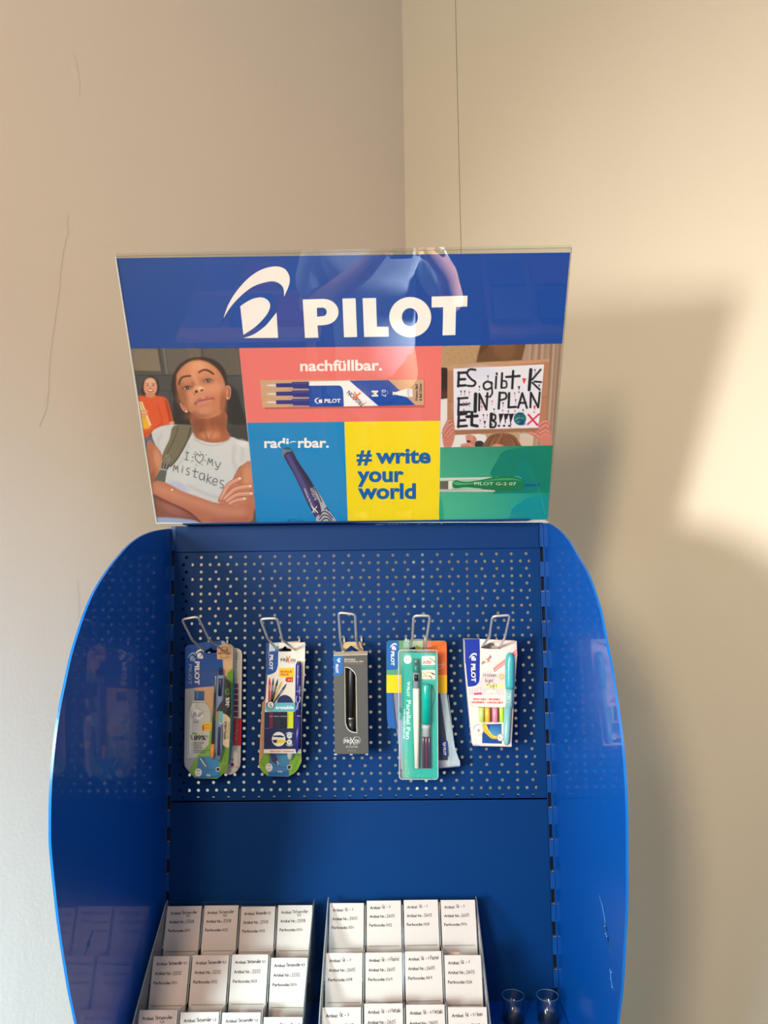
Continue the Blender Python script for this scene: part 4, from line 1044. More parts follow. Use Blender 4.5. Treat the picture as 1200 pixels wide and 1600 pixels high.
P.poly([(266, 1042), (352, 1036), (352, 1066), (368, 1076), (352, 1088), (352, 1114), (260, 1120)], (248, 206, 10), 8)
P.text('1', 268, 1112, 50, RED, 9, w=16, bold=.02); P.text('REFILL', 290, 1072, 17, (224, 120, 20), 9, w=56, bold=.02); P.text('BONUS', 288, 1100, 17, (224, 120, 20), 9, w=58, bold=.02)
# brand strip
mini_logo(P, 196, 372, 88, L=6)
P.text('PILOT', 202, 486, 42, WHT, 6, ang=90.5, w=212, bold=.035)
mini_logo(P, 132, 402, 80, (150, 172, 200), L=6); P.text('PILOT', 146, 510, 28, (120, 146, 184), 6, ang=91, w=190, bold=.03)  # dull second logo: refraction in the blister painted into the print
# kraft badge
P.poly(rrect(402, 338, 532, 466, 10, n=3), (214, 172, 130), 6)
P.text('RECYCLED', 414, 420, 17, (50, 38, 28), 8, w=110, bold=.03)
P.stroke(ell(465, 380, 34, 26, n=12, a0=180, a1=400), 5, (90, 66, 44), 8); P.stroke(ell(448, 386, 12, 12, n=8), 4, (80, 58, 40), 8); P.stroke(ell(480, 386, 12, 12, n=8), 4, (80, 58, 40), 8); P.stroke(ell(468, 430, 40, 24, n=10, a0=20, a1=160), 5, (120, 88, 60), 8)
P.build('front_print', rt)
stick(rt, 'refill', fr, (388, 770), (362, 1235), 13, -.047, M['black'], [(0, 1), (1, 1)])
stick(rt, 'refill', fr, (390, 612), (386, 770), 9, -.047, pmat('steel_refill_tip', (190, 190, 186), .25, metal=.8, bscale=40), [(0, .3), (.1, .7), (.3, .8), (.5, 1.1), (1, 1.3)], label='silver refill tip')
stick(rt, 'refill', fr, (364, 1235), (356, 1368), 20, -.047, pmat('orange_refill_end', (240, 150, 60), .35, bscale=40), [(0, .9), (.6, .95), (.8, .8), (1, .6)], label='orange refill end')
GB = pmat('clear_blue_barrel', (128, 150, 186), .12, bscale=60, var=.2)
stick(rt, 'pen_barrel', fr, (436, 610), (415, 1395), 38, -.049, GB, [(0, .85), (.05, .95), (.35, .95), (.5, 1), (.86, .9), (.95, .5), (1, .15)])
stick(rt, 'ink_tube', fr, (436, 640), (428, 800), 17, -.0545, M['navy']); stick(rt, 'ink_tube', fr, (424, 1080), (416, 1340), 13, -.054, M['navy'])
stick(rt, 'push_button', fr, (438, 545), (436, 612), 15, -.050, M['navy'], [(0, .7), (.15, 1), (1, 1)])
bubble(rt, 'blister', fr, [(118, 740), (135, 560), (380, 560), (540, 560), (530, 1000), (500, 1400), (440, 1520), (210, 1540), (110, 1430)], -.0412, .016, M['blister'], inset=.10)
# sleeve label over the pen
P = Print(ymap(-.0552)).frame(*fr)
P.poly(spline([(470, 640), (500, 650), (526, 700)], n=3)+[(530, 960), (515, 985)]+spline([(515, 985), (470, 962), (430, 950), (395, 935)], n=3)+spline([(395, 935), (430, 870), (460, 830), (468, 760)], n=3), (34, 34, 34), 2)
P.poly(spline([(395, 940), (450, 940), (500, 980), (522, 1010)], n=3)+[(512, 1270)]+spline([(512, 1270), (480, 1265), (455, 1240)], n=3)+[(458, 1050)]+spline([(458, 1050), (440, 1060), (412, 1045), (390, 1020)], n=3), (224, 206, 172), 1)
P.poly([(418, 938), (456, 940), (452, 1050), (414, 1040)], (110, 190, 200), 3); P.poly([(392, 940), (418, 938), (414, 1040), (390, 1020)], (170, 140, 60), 3)
P.text('-36%', 510, 905, 32, WHT, 4, ang=-88, w=92, bold=.03)
for r in (22, 12): P.stroke(ell(496, 762, r*.9, r*1.3, n=12, a0=20, a1=330), 4.5, (90, 170, 60), 4)
P.text('REFILLABLE', 482, 1192, 22, (44, 34, 26), 4, ang=-87, w=160, bold=.03); P.text('RECHARGEABLE', 506, 1192, 14, (140, 120, 90), 4, ang=-87, w=160)
P.build('sleeve_label', rt)

# =================================================================== PACKS ON THE SECOND HOOK
fr = (390, 950, 5.8182)
rt = root_at('pen_pack', fr, 270, 1530, -.026, 'kraft and green rollerball pack with rounded bottom, behind the bonus pack', 'pen pack', 'pen packs on the second hook')
out = [(150, 320), (440, 300), (470, 330), (470, 1400)]+spline([(460, 1420), (420, 1490), (350, 1532)], n=3)+[(170, 1530)]+spline([(170, 1530), (110, 1480), (86, 1420), (88, 1340)], n=3)+[(100, 1100), (115, 860), (148, 820)]
slot = SLOT(320, 372, 110, 40)
board(rt, 'backing_card', fr, out, -.026, .0012, M['card_side'], holes=[slot])
P = Print(ymap(-.0262)).frame(*fr)
P.poly(out, (206, 160, 112), 1, holes=[slot])
P.poly([(150, 320), (300, 312), (300, 330), (262, 600), (150, 700)], (18, 84, 160), 2)
P.poly([(140, 1310), (190, 1320), (168, 1532), (110, 1480), (88, 1420), (92, 1385)], (122, 174, 44), 2)
P.poly([(470, 1310), (360, 1320), (352, 1532), (420, 1490), (460, 1420), (466, 1330)], (122, 174, 44), 2)
P.grad([(185, 1320), (362, 1320), (356, 1530), (168, 1530)], [(24, 130, 180), (60, 150, 190), (10, 100, 170), (10, 110, 180)], 2)
P.poly([(185, 1322), (240, 1332), (262, 1400), (250, 1425), (200, 1392)], (30, 44, 110), 4); P.stroke([(250, 1395), (262, 1422)], 14, (190, 196, 200), 5)
P.stroke([(262, 1425), (285, 1450), (345, 1448)], 3, (16, 40, 80), 5)
P.poly(ell(361, 1447, 21, 22, n=16), (236, 236, 226), 5); P.poly(ell(361, 1447, 16, 17, n=16), (26, 28, 30), 6)
P.poly(ell(176, 1450, 33, 38, n=18), (236, 232, 224), 5); P.text('M', 166, 1444, 20, (70, 70, 70), 6, w=20); P.text('0.7', 162, 1470, 14, (70, 70, 70), 6, w=30)
P.text('Roller', 256, 1494, 18, WHT, 6, w=44, bold=.03)
P.build('front_print', rt)
stick(rt, 'pen_barrel', fr, (366, 1300), (366, 1378), 24, -.033, pmat('milky_barrel_end', (196, 200, 196), .3, bscale=40), [(0, 1), (.6, 1), (.8, .8), (1, .6)])
bubble(rt, 'blister', fr, [(160, 330), (300, 330), (440, 900), (455, 1330), (400, 1480), (180, 1500), (100, 1400), (120, 900), (145, 700)], -.0265, .012, M['blister'], inset=.08)

rt = root_at('pen_pack', fr, 300, 1320, -.042, 'white and navy five pen bonus pack with a yellow bonus sticker', 'pen pack', 'pen packs on the second hook')
slot = SLOT(322, 372, 120, 46)
out = [(262, 316), (505, 312), (500, 600), (476, 930), (468, 1322), (128, 1320), (140, 900), (165, 560), (182, 316)]
board(rt, 'carton_panel', fr, out, -.042, .0012, M['paper'], holes=[slot])
P = Print(ymap(-.0422)).frame(*fr)
P.poly(out, (238, 226, 212), 1, holes=[slot])
P.poly([(180, 395), (262, 390), (258, 520)]+spline([(258, 520), (240, 575), (200, 600), (158, 610)], n=4)+[(170, 480)], BLUE, 2)
P.poly([(200, 318), (265, 314), (262, 392), (176, 398)], (190, 206, 216), 2); P.poly([(235, 352), (265, 345), (262, 392), (230, 394)], (60, 110, 168), 3)
P.text('PILOT', 183, 424, 32, WHT, 4, ang=92, w=138, bold=.035)
P.text('FRI', 282, 486, 30, (56, 62, 110), 4, w=58, bold=.02); P.text('ION', 372, 490, 30, (56, 62, 110), 4, w=44, bold=.02)
P.stroke([(335, 440), (362, 498)], 8, (226, 110, 40), 5); P.stroke([(368, 436), (336, 496)], 7, (226, 110, 40), 5); P.stroke([(285, 446), (310, 440)], 3, (226, 150, 90), 5); P.stroke(spline([(375, 500), (395, 506), (412, 496)], n=3), 3, (226, 130, 60), 5)
P.poly([(268, 548), (405, 545), (402, 630), (266, 628)], (252, 202, 18), 4)
P.text('BONUS', 282, 588, 20, (206, 66, 28), 5, w=104, bold=.035); P.text('PACK', 282, 614, 20, (206, 66, 28), 5, w=78, bold=.035)
P.poly(ell(345, 652, 20, 22, n=14, a0=90, a1=270)+[(395, 630), (393, 674)], (216, 40, 30), 4); P.text('+1', 345, 664, 22, (246, 190, 170), 5, w=38, bold=.03)
for (x0, y0, x1, y1, c) in ((182, 640, 178, 850, (200, 40, 50)), (216, 642, 196, 850, (40, 70, 84)), (256, 652, 206, 850, (34, 38, 54)), (292, 672, 212, 850, (220, 170, 70)), (334, 692, 222, 860, (50, 54, 90))):
    d = math.hypot(x1-x0, y1-y0); ux, uy = (x1-x0)/d, (y1-y0)/d
    P.stroke([(x0, y0), (x0+ux*14, y0+uy*14), (x0+ux*40, y0+uy*40), (x1, y1)], 18, c, 4, wds=[5, 12, 19, 17])
    P.stroke([(x0+ux*60, y0+uy*60), (x0+ux*110, y0+uy*110)], 4, (210, 205, 200), 5)
P.poly([(246, 862)]+spline([(246, 862), (268, 812), (320, 790), (372, 812), (400, 862)], n=4), (24, 36, 90), 5)
P.poly([(145, 862), (430, 860)]+spline([(470, 870), (476, 900), (466, 936), (440, 942)], n=3)+[(160, 940), (142, 920)], (96, 186, 206), 6)
P.text('erasable', 236, 918, 32, (240, 246, 246), 8, w=166, bold=.035)
P.poly(ell(191, 882, 36, 36, n=20), (24, 28, 60), 7); P.poly(ell(191, 882, 28, 30, n=20), (238, 232, 226), 8); P.text('5', 178, 902, 36, (40, 44, 70), 9, w=26, bold=.01)
P.poly([(136, 945), (470, 945), (468, 1284), (130, 1284)], (24, 34, 84), 3)
for x0, x1, c in ((182, 212, (120, 24, 50)), (216, 272, (32, 34, 56)), (276, 338, (22, 22, 36)), (344, 398, (214, 220, 40)), (402, 425, (30, 40, 60))): P.poly([(x0, 943), (x1, 943), (x1-2, 1094), (x0-2, 1094)], c, 5)
for x0, x1 in ((184, 208), (218, 268), (280, 334)): P.stroke([(x0, 985), (x1, 986)], 6, (170, 166, 176), 6)
P.text('erasable', 352, 1080, 16, (90, 96, 30), 6, ang=-88, w=120)
P.stroke([(140, 1094), (180, 1094)], 3, (150, 150, 190), 6)
P.poly(ell(264, 1192, 62, 66, n=24), (226, 224, 218), 5)
P.poly([(205, 1160), (280, 1156), (320, 1168), (300, 1178), (215, 1172)], (40, 50, 80), 6); P.poly([(206, 1200), (250, 1196), (250, 1228), (220, 1226)], (30, 40, 70), 6)
P.poly([(248, 1200), (300, 1196), (345, 1214), (300, 1228), (246, 1230)], (240, 200, 30), 7)
for y in (1162, 1220): P.poly(ell(362, y, 24, 26, n=16), (220, 222, 226), 6); P.text('M' if y < 1200 else 'F', 353, y+8, 18, (50, 60, 90), 8, w=18)
P.stroke(ell(362, 1150, 30, 20, n=10, a0=190, a1=340), 6, (220, 222, 226), 6); P.stroke(ell(362, 1232, 30, 22, n=10, a0=20, a1=160), 6, (220, 222, 226), 6)
P.poly([(130, 1284), (468, 1282), (468, 1322), (128, 1320)], (232, 222, 212), 4); P.text('EFFACABLE', 188, 1310, 14, (200, 60, 60), 6, w=100, bold=.03); P.text('RADIERBAR', 304, 1310, 14, (200, 60, 60), 6, w=104, bold=.03); P.poly(ell(297, 1303, 3, 3, n=6), RED, 6)
P.build('front_print', rt)
m = MB()   # narrow side of the carton seen from the right of the wall
PUR = pmat('purple_barrel', (44, 40, 118), .25, bscale=50)
stick(rt, 'bonus_pen_barrel', fr, (445, 500), (440, 980), 27, -.050, PUR, [(0, .7), (.04, .95), (.5, 1), (1, 1)])
stick(rt, 'bonus_pen_barrel', fr, (446, 980), (428, 1318), 23, -.050, PUR, [(0, 1), (.75, .95), (.93, .5), (1, .2)], label='tapering lower barrel')
stick(rt, 'eraser_tip', fr, (447, 484), (446, 504), 18, -.050, pmat('grey_rubber_tip', (92, 90, 96), .6, bscale=80), [(0, .7), (.3, 1), (1, 1)])
P = Print(lambda x, y, L: at_y(x, y, -.0557-.0001*L)).frame(*fr)
for a in ([(420, 930), (432, 880), (455, 850), (462, 810)], [(430, 800), (422, 840), (440, 880), (432, 920)], [(450, 800), (458, 830), (446, 860)], [(425, 760), (455, 752)]): P.stroke(spline(a, n=3), 4, (206, 206, 216), 1)
P.text('FriXion', 448, 715, 15, (200, 200, 214), 1, ang=90, w=70); P.stroke([(430, 980), (464, 981)], 5, (190, 190, 206), 1); P.stroke([(437, 620), (446, 624)], 4, (190, 190, 206), 1)
P.build('barrel_print', rt)

# =================================================================== CHARCOAL CARTON
fr = (500, 940, 6.4)
rt = root_at('pen_carton', fr, 312, 1525, -.052, 'charcoal grey pen carton with a window showing one black pen, on the middle hook', 'pen carton')
win = [(250, 658)]+spline([(250, 658), (290, 668), (330, 700), (356, 740)], n=4)+[(366, 1308)]+spline([(366, 1308), (320, 1298), (280, 1270), (256, 1212)], n=4)
bod = [(134, 545), (474, 535), (484, 1523), (148, 1524)]
board(rt, 'carton_front', fr, bod, -.052, .0008, M['charcoal'], holes=[win])
def px3(x, y, Y): return at_y(fr[0]+x/fr[2], fr[1]+y/fr[2], Y)
c4 = [np.array(px3(x, y, -.0512)) for x, y in bod]; dpt = np.array([0, .021, 0])
for nm, (i, j) in (('side_flap', (0, 3)), ('side_flap', (1, 2)), ('bottom_flap', (2, 3))):
    a, b = c4[i], c4[j]; m = MB(); tt = np.array([0, 0, .0006]) if nm[0] == 'b' else np.array([.0006 if i == 0 else -.0006, 0, 0])
    m.add([a, b, b+dpt, a+dpt, a+tt, b+tt, b+dpt+tt, a+dpt+tt], [(0,1,2,3),(4,7,6,5),(0,4,5,1),(1,5,6,2),(2,6,7,3),(3,7,4,0)]); recalc(m.build(nm, M['charcoal'], rt))
a, b = c4[0]+dpt, c4[1]+dpt; c_, d_ = c4[2]+dpt, c4[3]+dpt
m = MB(); m.add([a, b, c_, d_]+[p+np.array([0, .0006, 0]) for p in (a, b, c_, d_)], [(0,1,2,3),(4,7,6,5),(0,4,5,1),(1,5,6,2),(2,6,7,3),(3,7,4,0)]); recalc(m.build('carton_back', M['charcoal'], rt))
# top flap and hanging tab in raw board
m = MB(); m.add([c4[0]+np.array([0, 0, .0004]), c4[1]+np.array([0, 0, .0004]), c4[1]+dpt+np.array([0, 0, .004]), c4[0]+dpt+np.array([0, 0, .004])]+[c4[0]+np.array([0, 0, .0012]), c4[1]+np.array([0, 0, .0012]), c4[1]+dpt+np.array([0, 0, .0048]), c4[0]+dpt+np.array([0, 0, .0048])], [(0,1,2,3),(4,7,6,5),(0,4,5,1),(1,5,6,2),(2,6,7,3),(3,7,4,0)])
recalc(m.build('top_flap', pmat('raw_board', (206, 190, 170), .8, bscale=200), rt, label='creased pale top flap'))
board(rt, 'hanging_tab', fr, [(215, 525), (222, 462), (245, 412), (270, 405), (370, 404), (408, 418), (432, 470), (440, 525)], -.032, .0008, pmat('tan_board', (178, 150, 106), .8, bscale=150, var=.06), holes=[spline([(240, 500), (285, 460), (312, 440), (342, 460), (400, 500), (390, 512), (250, 514)], closed=True, n=2)])
P = Print(ymap(-.0522)).frame(*fr)
P.poly([(134, 546), (228, 544)]+[(226, 690)]+spline([(226, 690), (218, 722), (195, 738), (140, 742)], n=3), (16, 96, 170), 1)
mini_logo(P, 166, 566, 40, WHT, 2, ang=0); P.text('PILOT', 158, 626, 24, WHT, 2, ang=89, w=88, bold=.035)
P.text('ERASABLE', 244, 584, 14, (196, 192, 188), 2, w=110, bold=.03); P.text('ROLLERBALL PEN', 244, 606, 15, (200, 172, 150), 2, w=190, bold=.03); P.text('STYLO ROLLER EFFAÇABLE', 248, 627, 9, (150, 146, 142), 2, w=178)
wo = [(246, 652)]+spline([(246, 652), (294, 660), (336, 694), (362, 738)], n=4)+[(372, 1316)]+spline([(372, 1316), (316, 1306), (274, 1276), (250, 1214)], n=4)
P.poly(wo, (196, 190, 180), 1, holes=[win])
P.text('FRI', 244, 1414, 38, (206, 202, 198), 3, w=62, bold=.02); P.text('ION', 345, 1414, 38, (206, 202, 198), 3, w=46, bold=.02)
P.stroke([(304, 1362), (342, 1428)], 8, (210, 206, 202), 4); P.stroke([(346, 1356), (302, 1430)], 7, (210, 206, 202), 4)
P.stroke(spline([(238, 1420), (232, 1390), (244, 1368), (280, 1356)], n=3), 3.5, (190, 186, 182), 3); P.stroke(spline([(340, 1358), (385, 1354), (404, 1380), (396, 1412)], n=3), 3.5, (190, 186, 182), 3); P.stroke(spline([(345, 1424), (370, 1424), (385, 1420)], n=3), 4, (190, 186, 182), 3)
P.text('ZONE', 256, 1460, 18, (186, 182, 178), 3, w=122); P.text('PREMIUM INK', 272, 1494, 8, (160, 156, 152), 3, w=90)
P.poly(ell(166, 1480, 2, 2, n=6), (150, 90, 50), 2)
P.build('front_print', rt)
stick(rt, 'pen_barrel', fr, (312, 668), (306, 1160), 30, -.042, pmat('matt_black_barrel', (34, 34, 38), .42, bscale=60), [(0, .8), (.04, 1), (1, 1)])
stick(rt, 'pen_cap', fr, (306, 1172), (314, 1312), 32, -.042, pmat('dark_cap', (50, 50, 54), .35, bscale=60), [(0, 1), (1, .95)]); stick(rt, 'silver_ring', fr, (306, 1160), (306, 1172), 31, -.042, M['steel'])
pbk = board(rt, 'inner_card', fr, [(240, 660), (372, 660), (376, 1312), (250, 1312)], -.034, .0006, pmat('inner_board', (120, 108, 84), .8, bscale=80, var=.1))
for x, y in ((155, 1528), (312, 1530), (468, 1528)):
    m = MB(); a = np.array(px3(x-14, y-5, -.030)); b = np.array(px3(x+14, y+6, -.030)); m.box((a[0], a[1], b[2]), (b[0], a[1]+.0006, a[2])); m.build('bottom_tab', M['card_side'], rt)

# =================================================================== ZIP POUCH PACK (fourth hook, behind)
fr = (590, 945, 5.6140)
rt = root_at('pouch_pack', fr, 345, 1430, -.028, 'clear zip pouch under a green, orange and yellow header card, behind the teal case', 'pouch pack')
slot = spline([(275, 382), (310, 375), (345, 350), (380, 375), (420, 382), (415, 392), (280, 392)], closed=True, n=2)
hd = rrect(78, 314, 605, 790, 26, n=4); hd = [(x, y) if y < 700 else (x, 772) for x, y in hd]
board(rt, 'header_card', fr, hd, -.030, .001, M['card_side'], holes=[slot])
P = Print(ymap(-.0302)).frame(*fr)
P.poly(hd, (96, 142, 96), 1, holes=[slot])
P.poly(rrect(78, 314, 190, 616, 24, n=4)[:12]+[(78, 616), (78, 400)]+spline([(78, 345), (84, 322), (104, 314)], n=3), (84, 144, 110), 2)
P.poly([(78, 345), (86, 322), (104, 314), (186, 318), (184, 540)]+spline([(184, 540), (170, 562), (140, 570), (80, 572)], n=3), (8, 92, 164), 3)
P.poly([(400, 318)]+spline([(575, 318), (600, 326), (606, 350)], n=3)+[(607, 616), (400, 616)], (240, 116, 52), 2)
P.poly([(300, 318), (400, 318), (410, 345), (420, 616), (380, 420), (340, 400)], (150, 150, 80), 2)
P.poly([(78, 616), (608, 616), (609, 774), (78, 772)], (250, 192, 16), 3)
mini_logo(P, 108, 336, 60, L=5); P.text('PILOT', 118, 408, 30, WHT, 5, ang=90, w=126, bold=.035)
P.text('ion', 522, 535, 26, (244, 214, 190), 5, w=50); P.stroke(spline([(505, 545), (540, 558), (578, 540), (575, 505)], n=4), 4, (244, 214, 190), 5)
P.build('header_print', rt)
GRY = pmat('smoky_pouch_film', (150, 150, 164), .25, bscale=40, var=.08)
board(rt, 'pouch', fr, [(120, 772), (600, 772), (640, 1060), (680, 1260), (724, 1385), (722, 1418), (560, 1436), (205, 1440), (190, 1250), (150, 1000)], -.026, .004, pmat('grey_film', (120, 124, 150), .3, bscale=25, var=.25))
board(rt, 'pouch_insert', fr, [(78, 772), (128, 772), (152, 1000), (165, 1090), (96, 1075), (82, 1000)], -.0295, .001, pmat('blue_insert', (4, 78, 152), .35, bscale=40), )
board(rt, 'pouch_side', fr, [(548, 772), (605, 775), (640, 1020), (668, 1220), (724, 1388), (722, 1410), (612, 1412), (620, 1300)], -.0305, .001, pmat('clear_pouch_edge', (158, 176, 186), .18, bscale=50, var=.18), )
board(rt, 'pouch_content', fr, [(470, 772), (545, 772), (620, 1355), (530, 1360)], -.0302, .001, pmat('dark_pouch_content', (46, 56, 84), .5, bscale=30, var=.3))
board(rt, 'pouch_tail', fr, [(536, 1365), (720, 1360), (724, 1405), (545, 1432)], -.0308, .0006, pmat('crumpled_film', (172, 180, 184), .2, bscale=60, var=.15))
P = Print(ymap(-.0325)).frame(*fr)
P.poly([(556, 1170), (612, 1200), (622, 1330), (560, 1326)], (14, 58, 134), 1); mini_logo(P, 566, 1206, 34, L=3); P.text('PILOT', 576, 1250, 22, WHT, 3, ang=87, w=72, bold=.03)
for k in range(5): P.stroke(spline([(562+k*14, 790), (600+k*11, 1000), (636+k*9, 1230), (640+k*16, 1400)], n=4), 2.5, (200, 212, 218), 1)
P.stroke([(545, 1390), (700, 1384)], 3, (214, 220, 222), 1)
P.build('pouch_label', rt)

# =================================================================== TEAL CASE (fourth hook, front)
rt = root_at('pen_case', fr, 360, 1525, -.046, 'teal calligraphy pen set in a clear plastic case with a white tapered pen', 'pen case')
fro = rrect(206, 420, 526, 1524, 22, n=5); fro = [(x+(y-420)*.008, y) for x, y in fro]
board(rt, 'backing_card', fr, fro, -.050, .0012, M['teal_card'])
slot = spline([(280, 384), (312, 378), (345, 352), (375, 376), (418, 384), (414, 392), (284, 392)], closed=True, n=2)
board(rt, 'hanging_tab', fr, [(232, 300), (470, 298), (480, 412), (222, 412)], -.040, .0006, M['blister'], holes=[slot])
# clear case: rounded shell with rim
def shell(rt, name, fr, outline, Y0, Y1, mat):
    pts = fr_pts(fr, outline); n = len(pts)
    fv = [np.array(at_y(x, y, Y1)) for x, y in pts]; v = fv+[p+np.array([0, Y0-Y1, 0]) for p in fv]
    f = [tuple(range(n))]+[(i, (i+1) % n, n+(i+1) % n, n+i) for i in range(n)]
    return recalc(part(name, v, f, mat, rt))
shell(rt, 'case_shell', fr, [(x+(y-400)*.008, y) for x, y in rrect(182, 396, 522, 1530, 26, n=5)], -.042, -.060, M['blister'])
m = MB(); rim = [(x+(y-400)*.008, y) for x, y in rrect(182, 396, 522, 1530, 26, n=5)]; rim = fr_pts(fr, rim)
m.tube([at_y(x, y, -.0595) for x, y in rim+[rim[0]]], .0007, 6, caps=False); m.build('case_rim', M['acryl_edge'] if False else pmat('shiny_case_rim', (176, 190, 190), .12, bscale=60), rt, smooth=True)
m = MB(); m.tube([at_y(x, y, -.0425) for x, y in rim+[rim[0]]], .0007, 6, caps=False); m.build('case_rim', pmat('grey_case_rim', (150, 150, 152), .2, bscale=60), rt, smooth=True)
P = Print(ymap(-.0502)).frame(*fr)
TE = (0, 158, 142)
P.poly(ell(264, 482, 34, 36, n=20), (236, 240, 228), 2); P.text('4.5', 246, 490, 22, (60, 130, 110), 3, w=34); P.stroke(ell(264, 478, 40, 40, n=10, a0=210, a1=330), 4, (200, 236, 226), 3); P.text('mm', 250, 504, 8, (80, 130, 116), 3, w=26)
P.text('PARALLEL', 414, 444, 8, (196, 232, 224), 3, w=64); P.poly([(387, 450), (504, 448), (505, 528), (387, 530)], (236, 226, 214), 2)
P.text('ade', 392, 518, 40, (190, 34, 62), 4, w=76, slant=.2); P.stroke([(458, 466), (502, 500)], 7, (120, 130, 90), 4); P.stroke([(492, 492), (504, 502)], 5, (60, 60, 50), 5)
P.text('CALLIGRAPHY', 390, 546, 8, (196, 232, 224), 3, w=112); P.text('MIXABLE', 420, 566, 8, (196, 232, 224), 3, w=70)
P.poly([(387, 572), (505, 572), (506, 652), (387, 652)], (238, 224, 200), 2)
P.text('Para', 400, 634, 24, (214, 120, 120), 4, w=56, slant=.3); P.stroke(spline([(392, 596), (420, 606), (440, 590), (476, 600)], n=3), 6, (196, 170, 90), 4); P.stroke([(474, 598), (498, 612)], 11, (40, 60, 60), 4); P.stroke([(458, 624), (478, 646)], 7, (30, 40, 50), 4)
P.text('PARALLEL PEN', 400, 662, 7, (196, 232, 224), 3, w=96)
mini_logo(P, 256, 676, 30, (220, 240, 234), 3); P.text('PILOT', 258, 716, 24, (220, 240, 234), 3, ang=91, w=90, bold=.03)
P.text('Parallel Pen', 256, 838, 38, (224, 244, 238), 3, ang=91, w=340, bold=.01)
P.text('with parallel plate nib', 231, 912, 15, (214, 240, 232), 3, ang=91, w=262, bold=.02)
P.poly(spline([(190, 905), (215, 915), (214, 1000), (188, 1010), (176, 960)], closed=True, n=3), (0, 128, 112), 2); P.stroke([(190, 945), (202, 960), (190, 975)], 4, (180, 226, 216), 4)
# curved line and recess
P.stroke(spline([(386, 690), (430, 688), (470, 705), (500, 760), (500, 830), (478, 900), (468, 960), (470, 1045)], n=4), 4, (8, 60, 62), 3)
P.poly([(300, 470)]+[(376, 470), (382, 700), (378, 1440), (314, 1440), (306, 900)], (0, 140, 126), 2)
P.poly([(386, 1040), (468, 1040), (470, 1440), (384, 1440)], (112, 130, 132), 3)
random.seed(11)
for k in range(16):
    x = random.uniform(230, 500); y = random.uniform(1446, 1515) if k < 11 else random.uniform(1240, 1420); x = x if k < 11 else random.choice((random.uniform(225, 300), random.uniform(480, 520)))
    P.stroke([(x, y), (x+random.uniform(-14, 14), y+random.uniform(8, 30))], 3, (110, 206, 190), 3)
P.build('front_print', rt)
WH = pmat('ivory_barrel', (240, 224, 206), .35, bscale=60); CL = pmat('smoky_clear_part', (140, 150, 158), .12, bscale=60, var=.2)
stick(rt, 'pen_barrel', fr, (338, 732), (344, 1432), 28, -.0545, WH, [(0, .96), (.03, 1.0), (.3, 1), (1, .68)])
stick(rt, 'pen_collar', fr, (337, 595), (338, 735), 31, -.0545, CL, [(0, .95), (.5, .95), (.52, .8), (1, .85)]); stick(rt, 'pen_section', fr, (338, 525), (338, 595), 22, -.0545, pmat('green_section', (20, 120, 110), .25, bscale=50))
stick(rt, 'pen_nib', fr, (338, 482), (338, 528), 18, -.0545, pmat('nib_steel', (120, 122, 116), .25, metal=.6, bscale=50), [(0, .8), (.2, 1), (1, 1)])
stick(rt, 'pen_section', fr, (339, 610), (340, 668), 18, -.0585, M['black'], label='dark inner feed')
stick(rt, 'pen_cap', fr, (428, 700), (428, 1040), 42, -.0535, pmat('teal_cap', (0, 160, 144), .25, bscale=50), [(0, .95), (.02, 1), (1, 1)])
for x in (402, 428, 454): stick(rt, 'ink_cartridge', fr, (x, 1155), (x+1, 1432), 12.5, -.0535, pmat('plum_ink', (84, 36, 66), .2, bscale=50) if x < 440 else pmat('dark_ink', (48, 40, 76), .2, bscale=50), [(0, .6), (.04, .9), (.3, 1), (1, 1)])
stick(rt, 'cartridge_holder', fr, (426, 1050), (426, 1152), 40, -.0535, pmat('frosted_holder', (170, 174, 172), .3, bscale=50), [(0, .9), (.3, .95), (.35, .8), (1, .9)])

# =================================================================== PASTEL PACK (fifth hook)
fr = (710, 945, 6.8085)
rt = root_at('highlighter_pack', fr, 400, 1505, -.050, 'white tapered pack of pastel highlighters with a teal highlighter on its right, rightmost pack', 'highlighter pack')
slot = spline([(282, 450), (300, 436), (340, 432), (365, 408), (392, 402), (418, 410), (440, 436), (480, 440), (496, 452), (488, 468), (380, 470), (296, 462)], closed=True, n=2)
out = [(104, 366), (268, 364), (662, 386), (668, 520), (640, 900), (607, 1510), (288, 1502), (192, 1484), (150, 1060), (112, 620)]
board(rt, 'carton_front', fr, out, -.050, .0008, M['paper'], holes=[slot])
P = Print(ymap(-.0502)).frame(*fr)
P.poly(out, (236, 218, 206), 1, holes=[slot])
P.poly([(104, 366), (268, 364), (272, 500), (270, 760)]+spline([(270, 760), (262, 820), (225, 860), (160, 872)], n=4)+[(140, 870), (112, 620)], (14, 46, 150), 2)
P.poly([(108, 614), (118, 622), (200, 1486), (190, 1484), (150, 1060)], (240, 232, 224), 3); P.stroke([(106, 380), (114, 612)], 4, (196, 200, 224), 3)
mini_logo(P, 156, 512, 82, L=4); P.text('PILOT', 178, 628, 46, WHT, 4, ang=88.5, w=194, bold=.035)
P.text('FRI', 300, 640, 26, (80, 76, 130), 4, ang=-40, w=44, bold=.02); P.text('ION', 366, 590, 26, (80, 76, 130), 4, ang=-40, w=44, bold=.02); P.stroke([(336, 572), (378, 606)], 8, (226, 120, 50), 5); P.stroke([(352, 614), (370, 556)], 7, (226, 120, 50), 5)
P.stroke(spline([(292, 622), (300, 600), (318, 596)], n=3), 4, (226, 150, 90), 5); P.stroke(spline([(390, 560), (372, 540), (386, 534)], n=3), 4, (120, 110, 140), 5)
P.poly([(410, 640), (650, 420), (664, 440), (664, 520), (560, 560), (420, 690)], (222, 206, 196), 2)
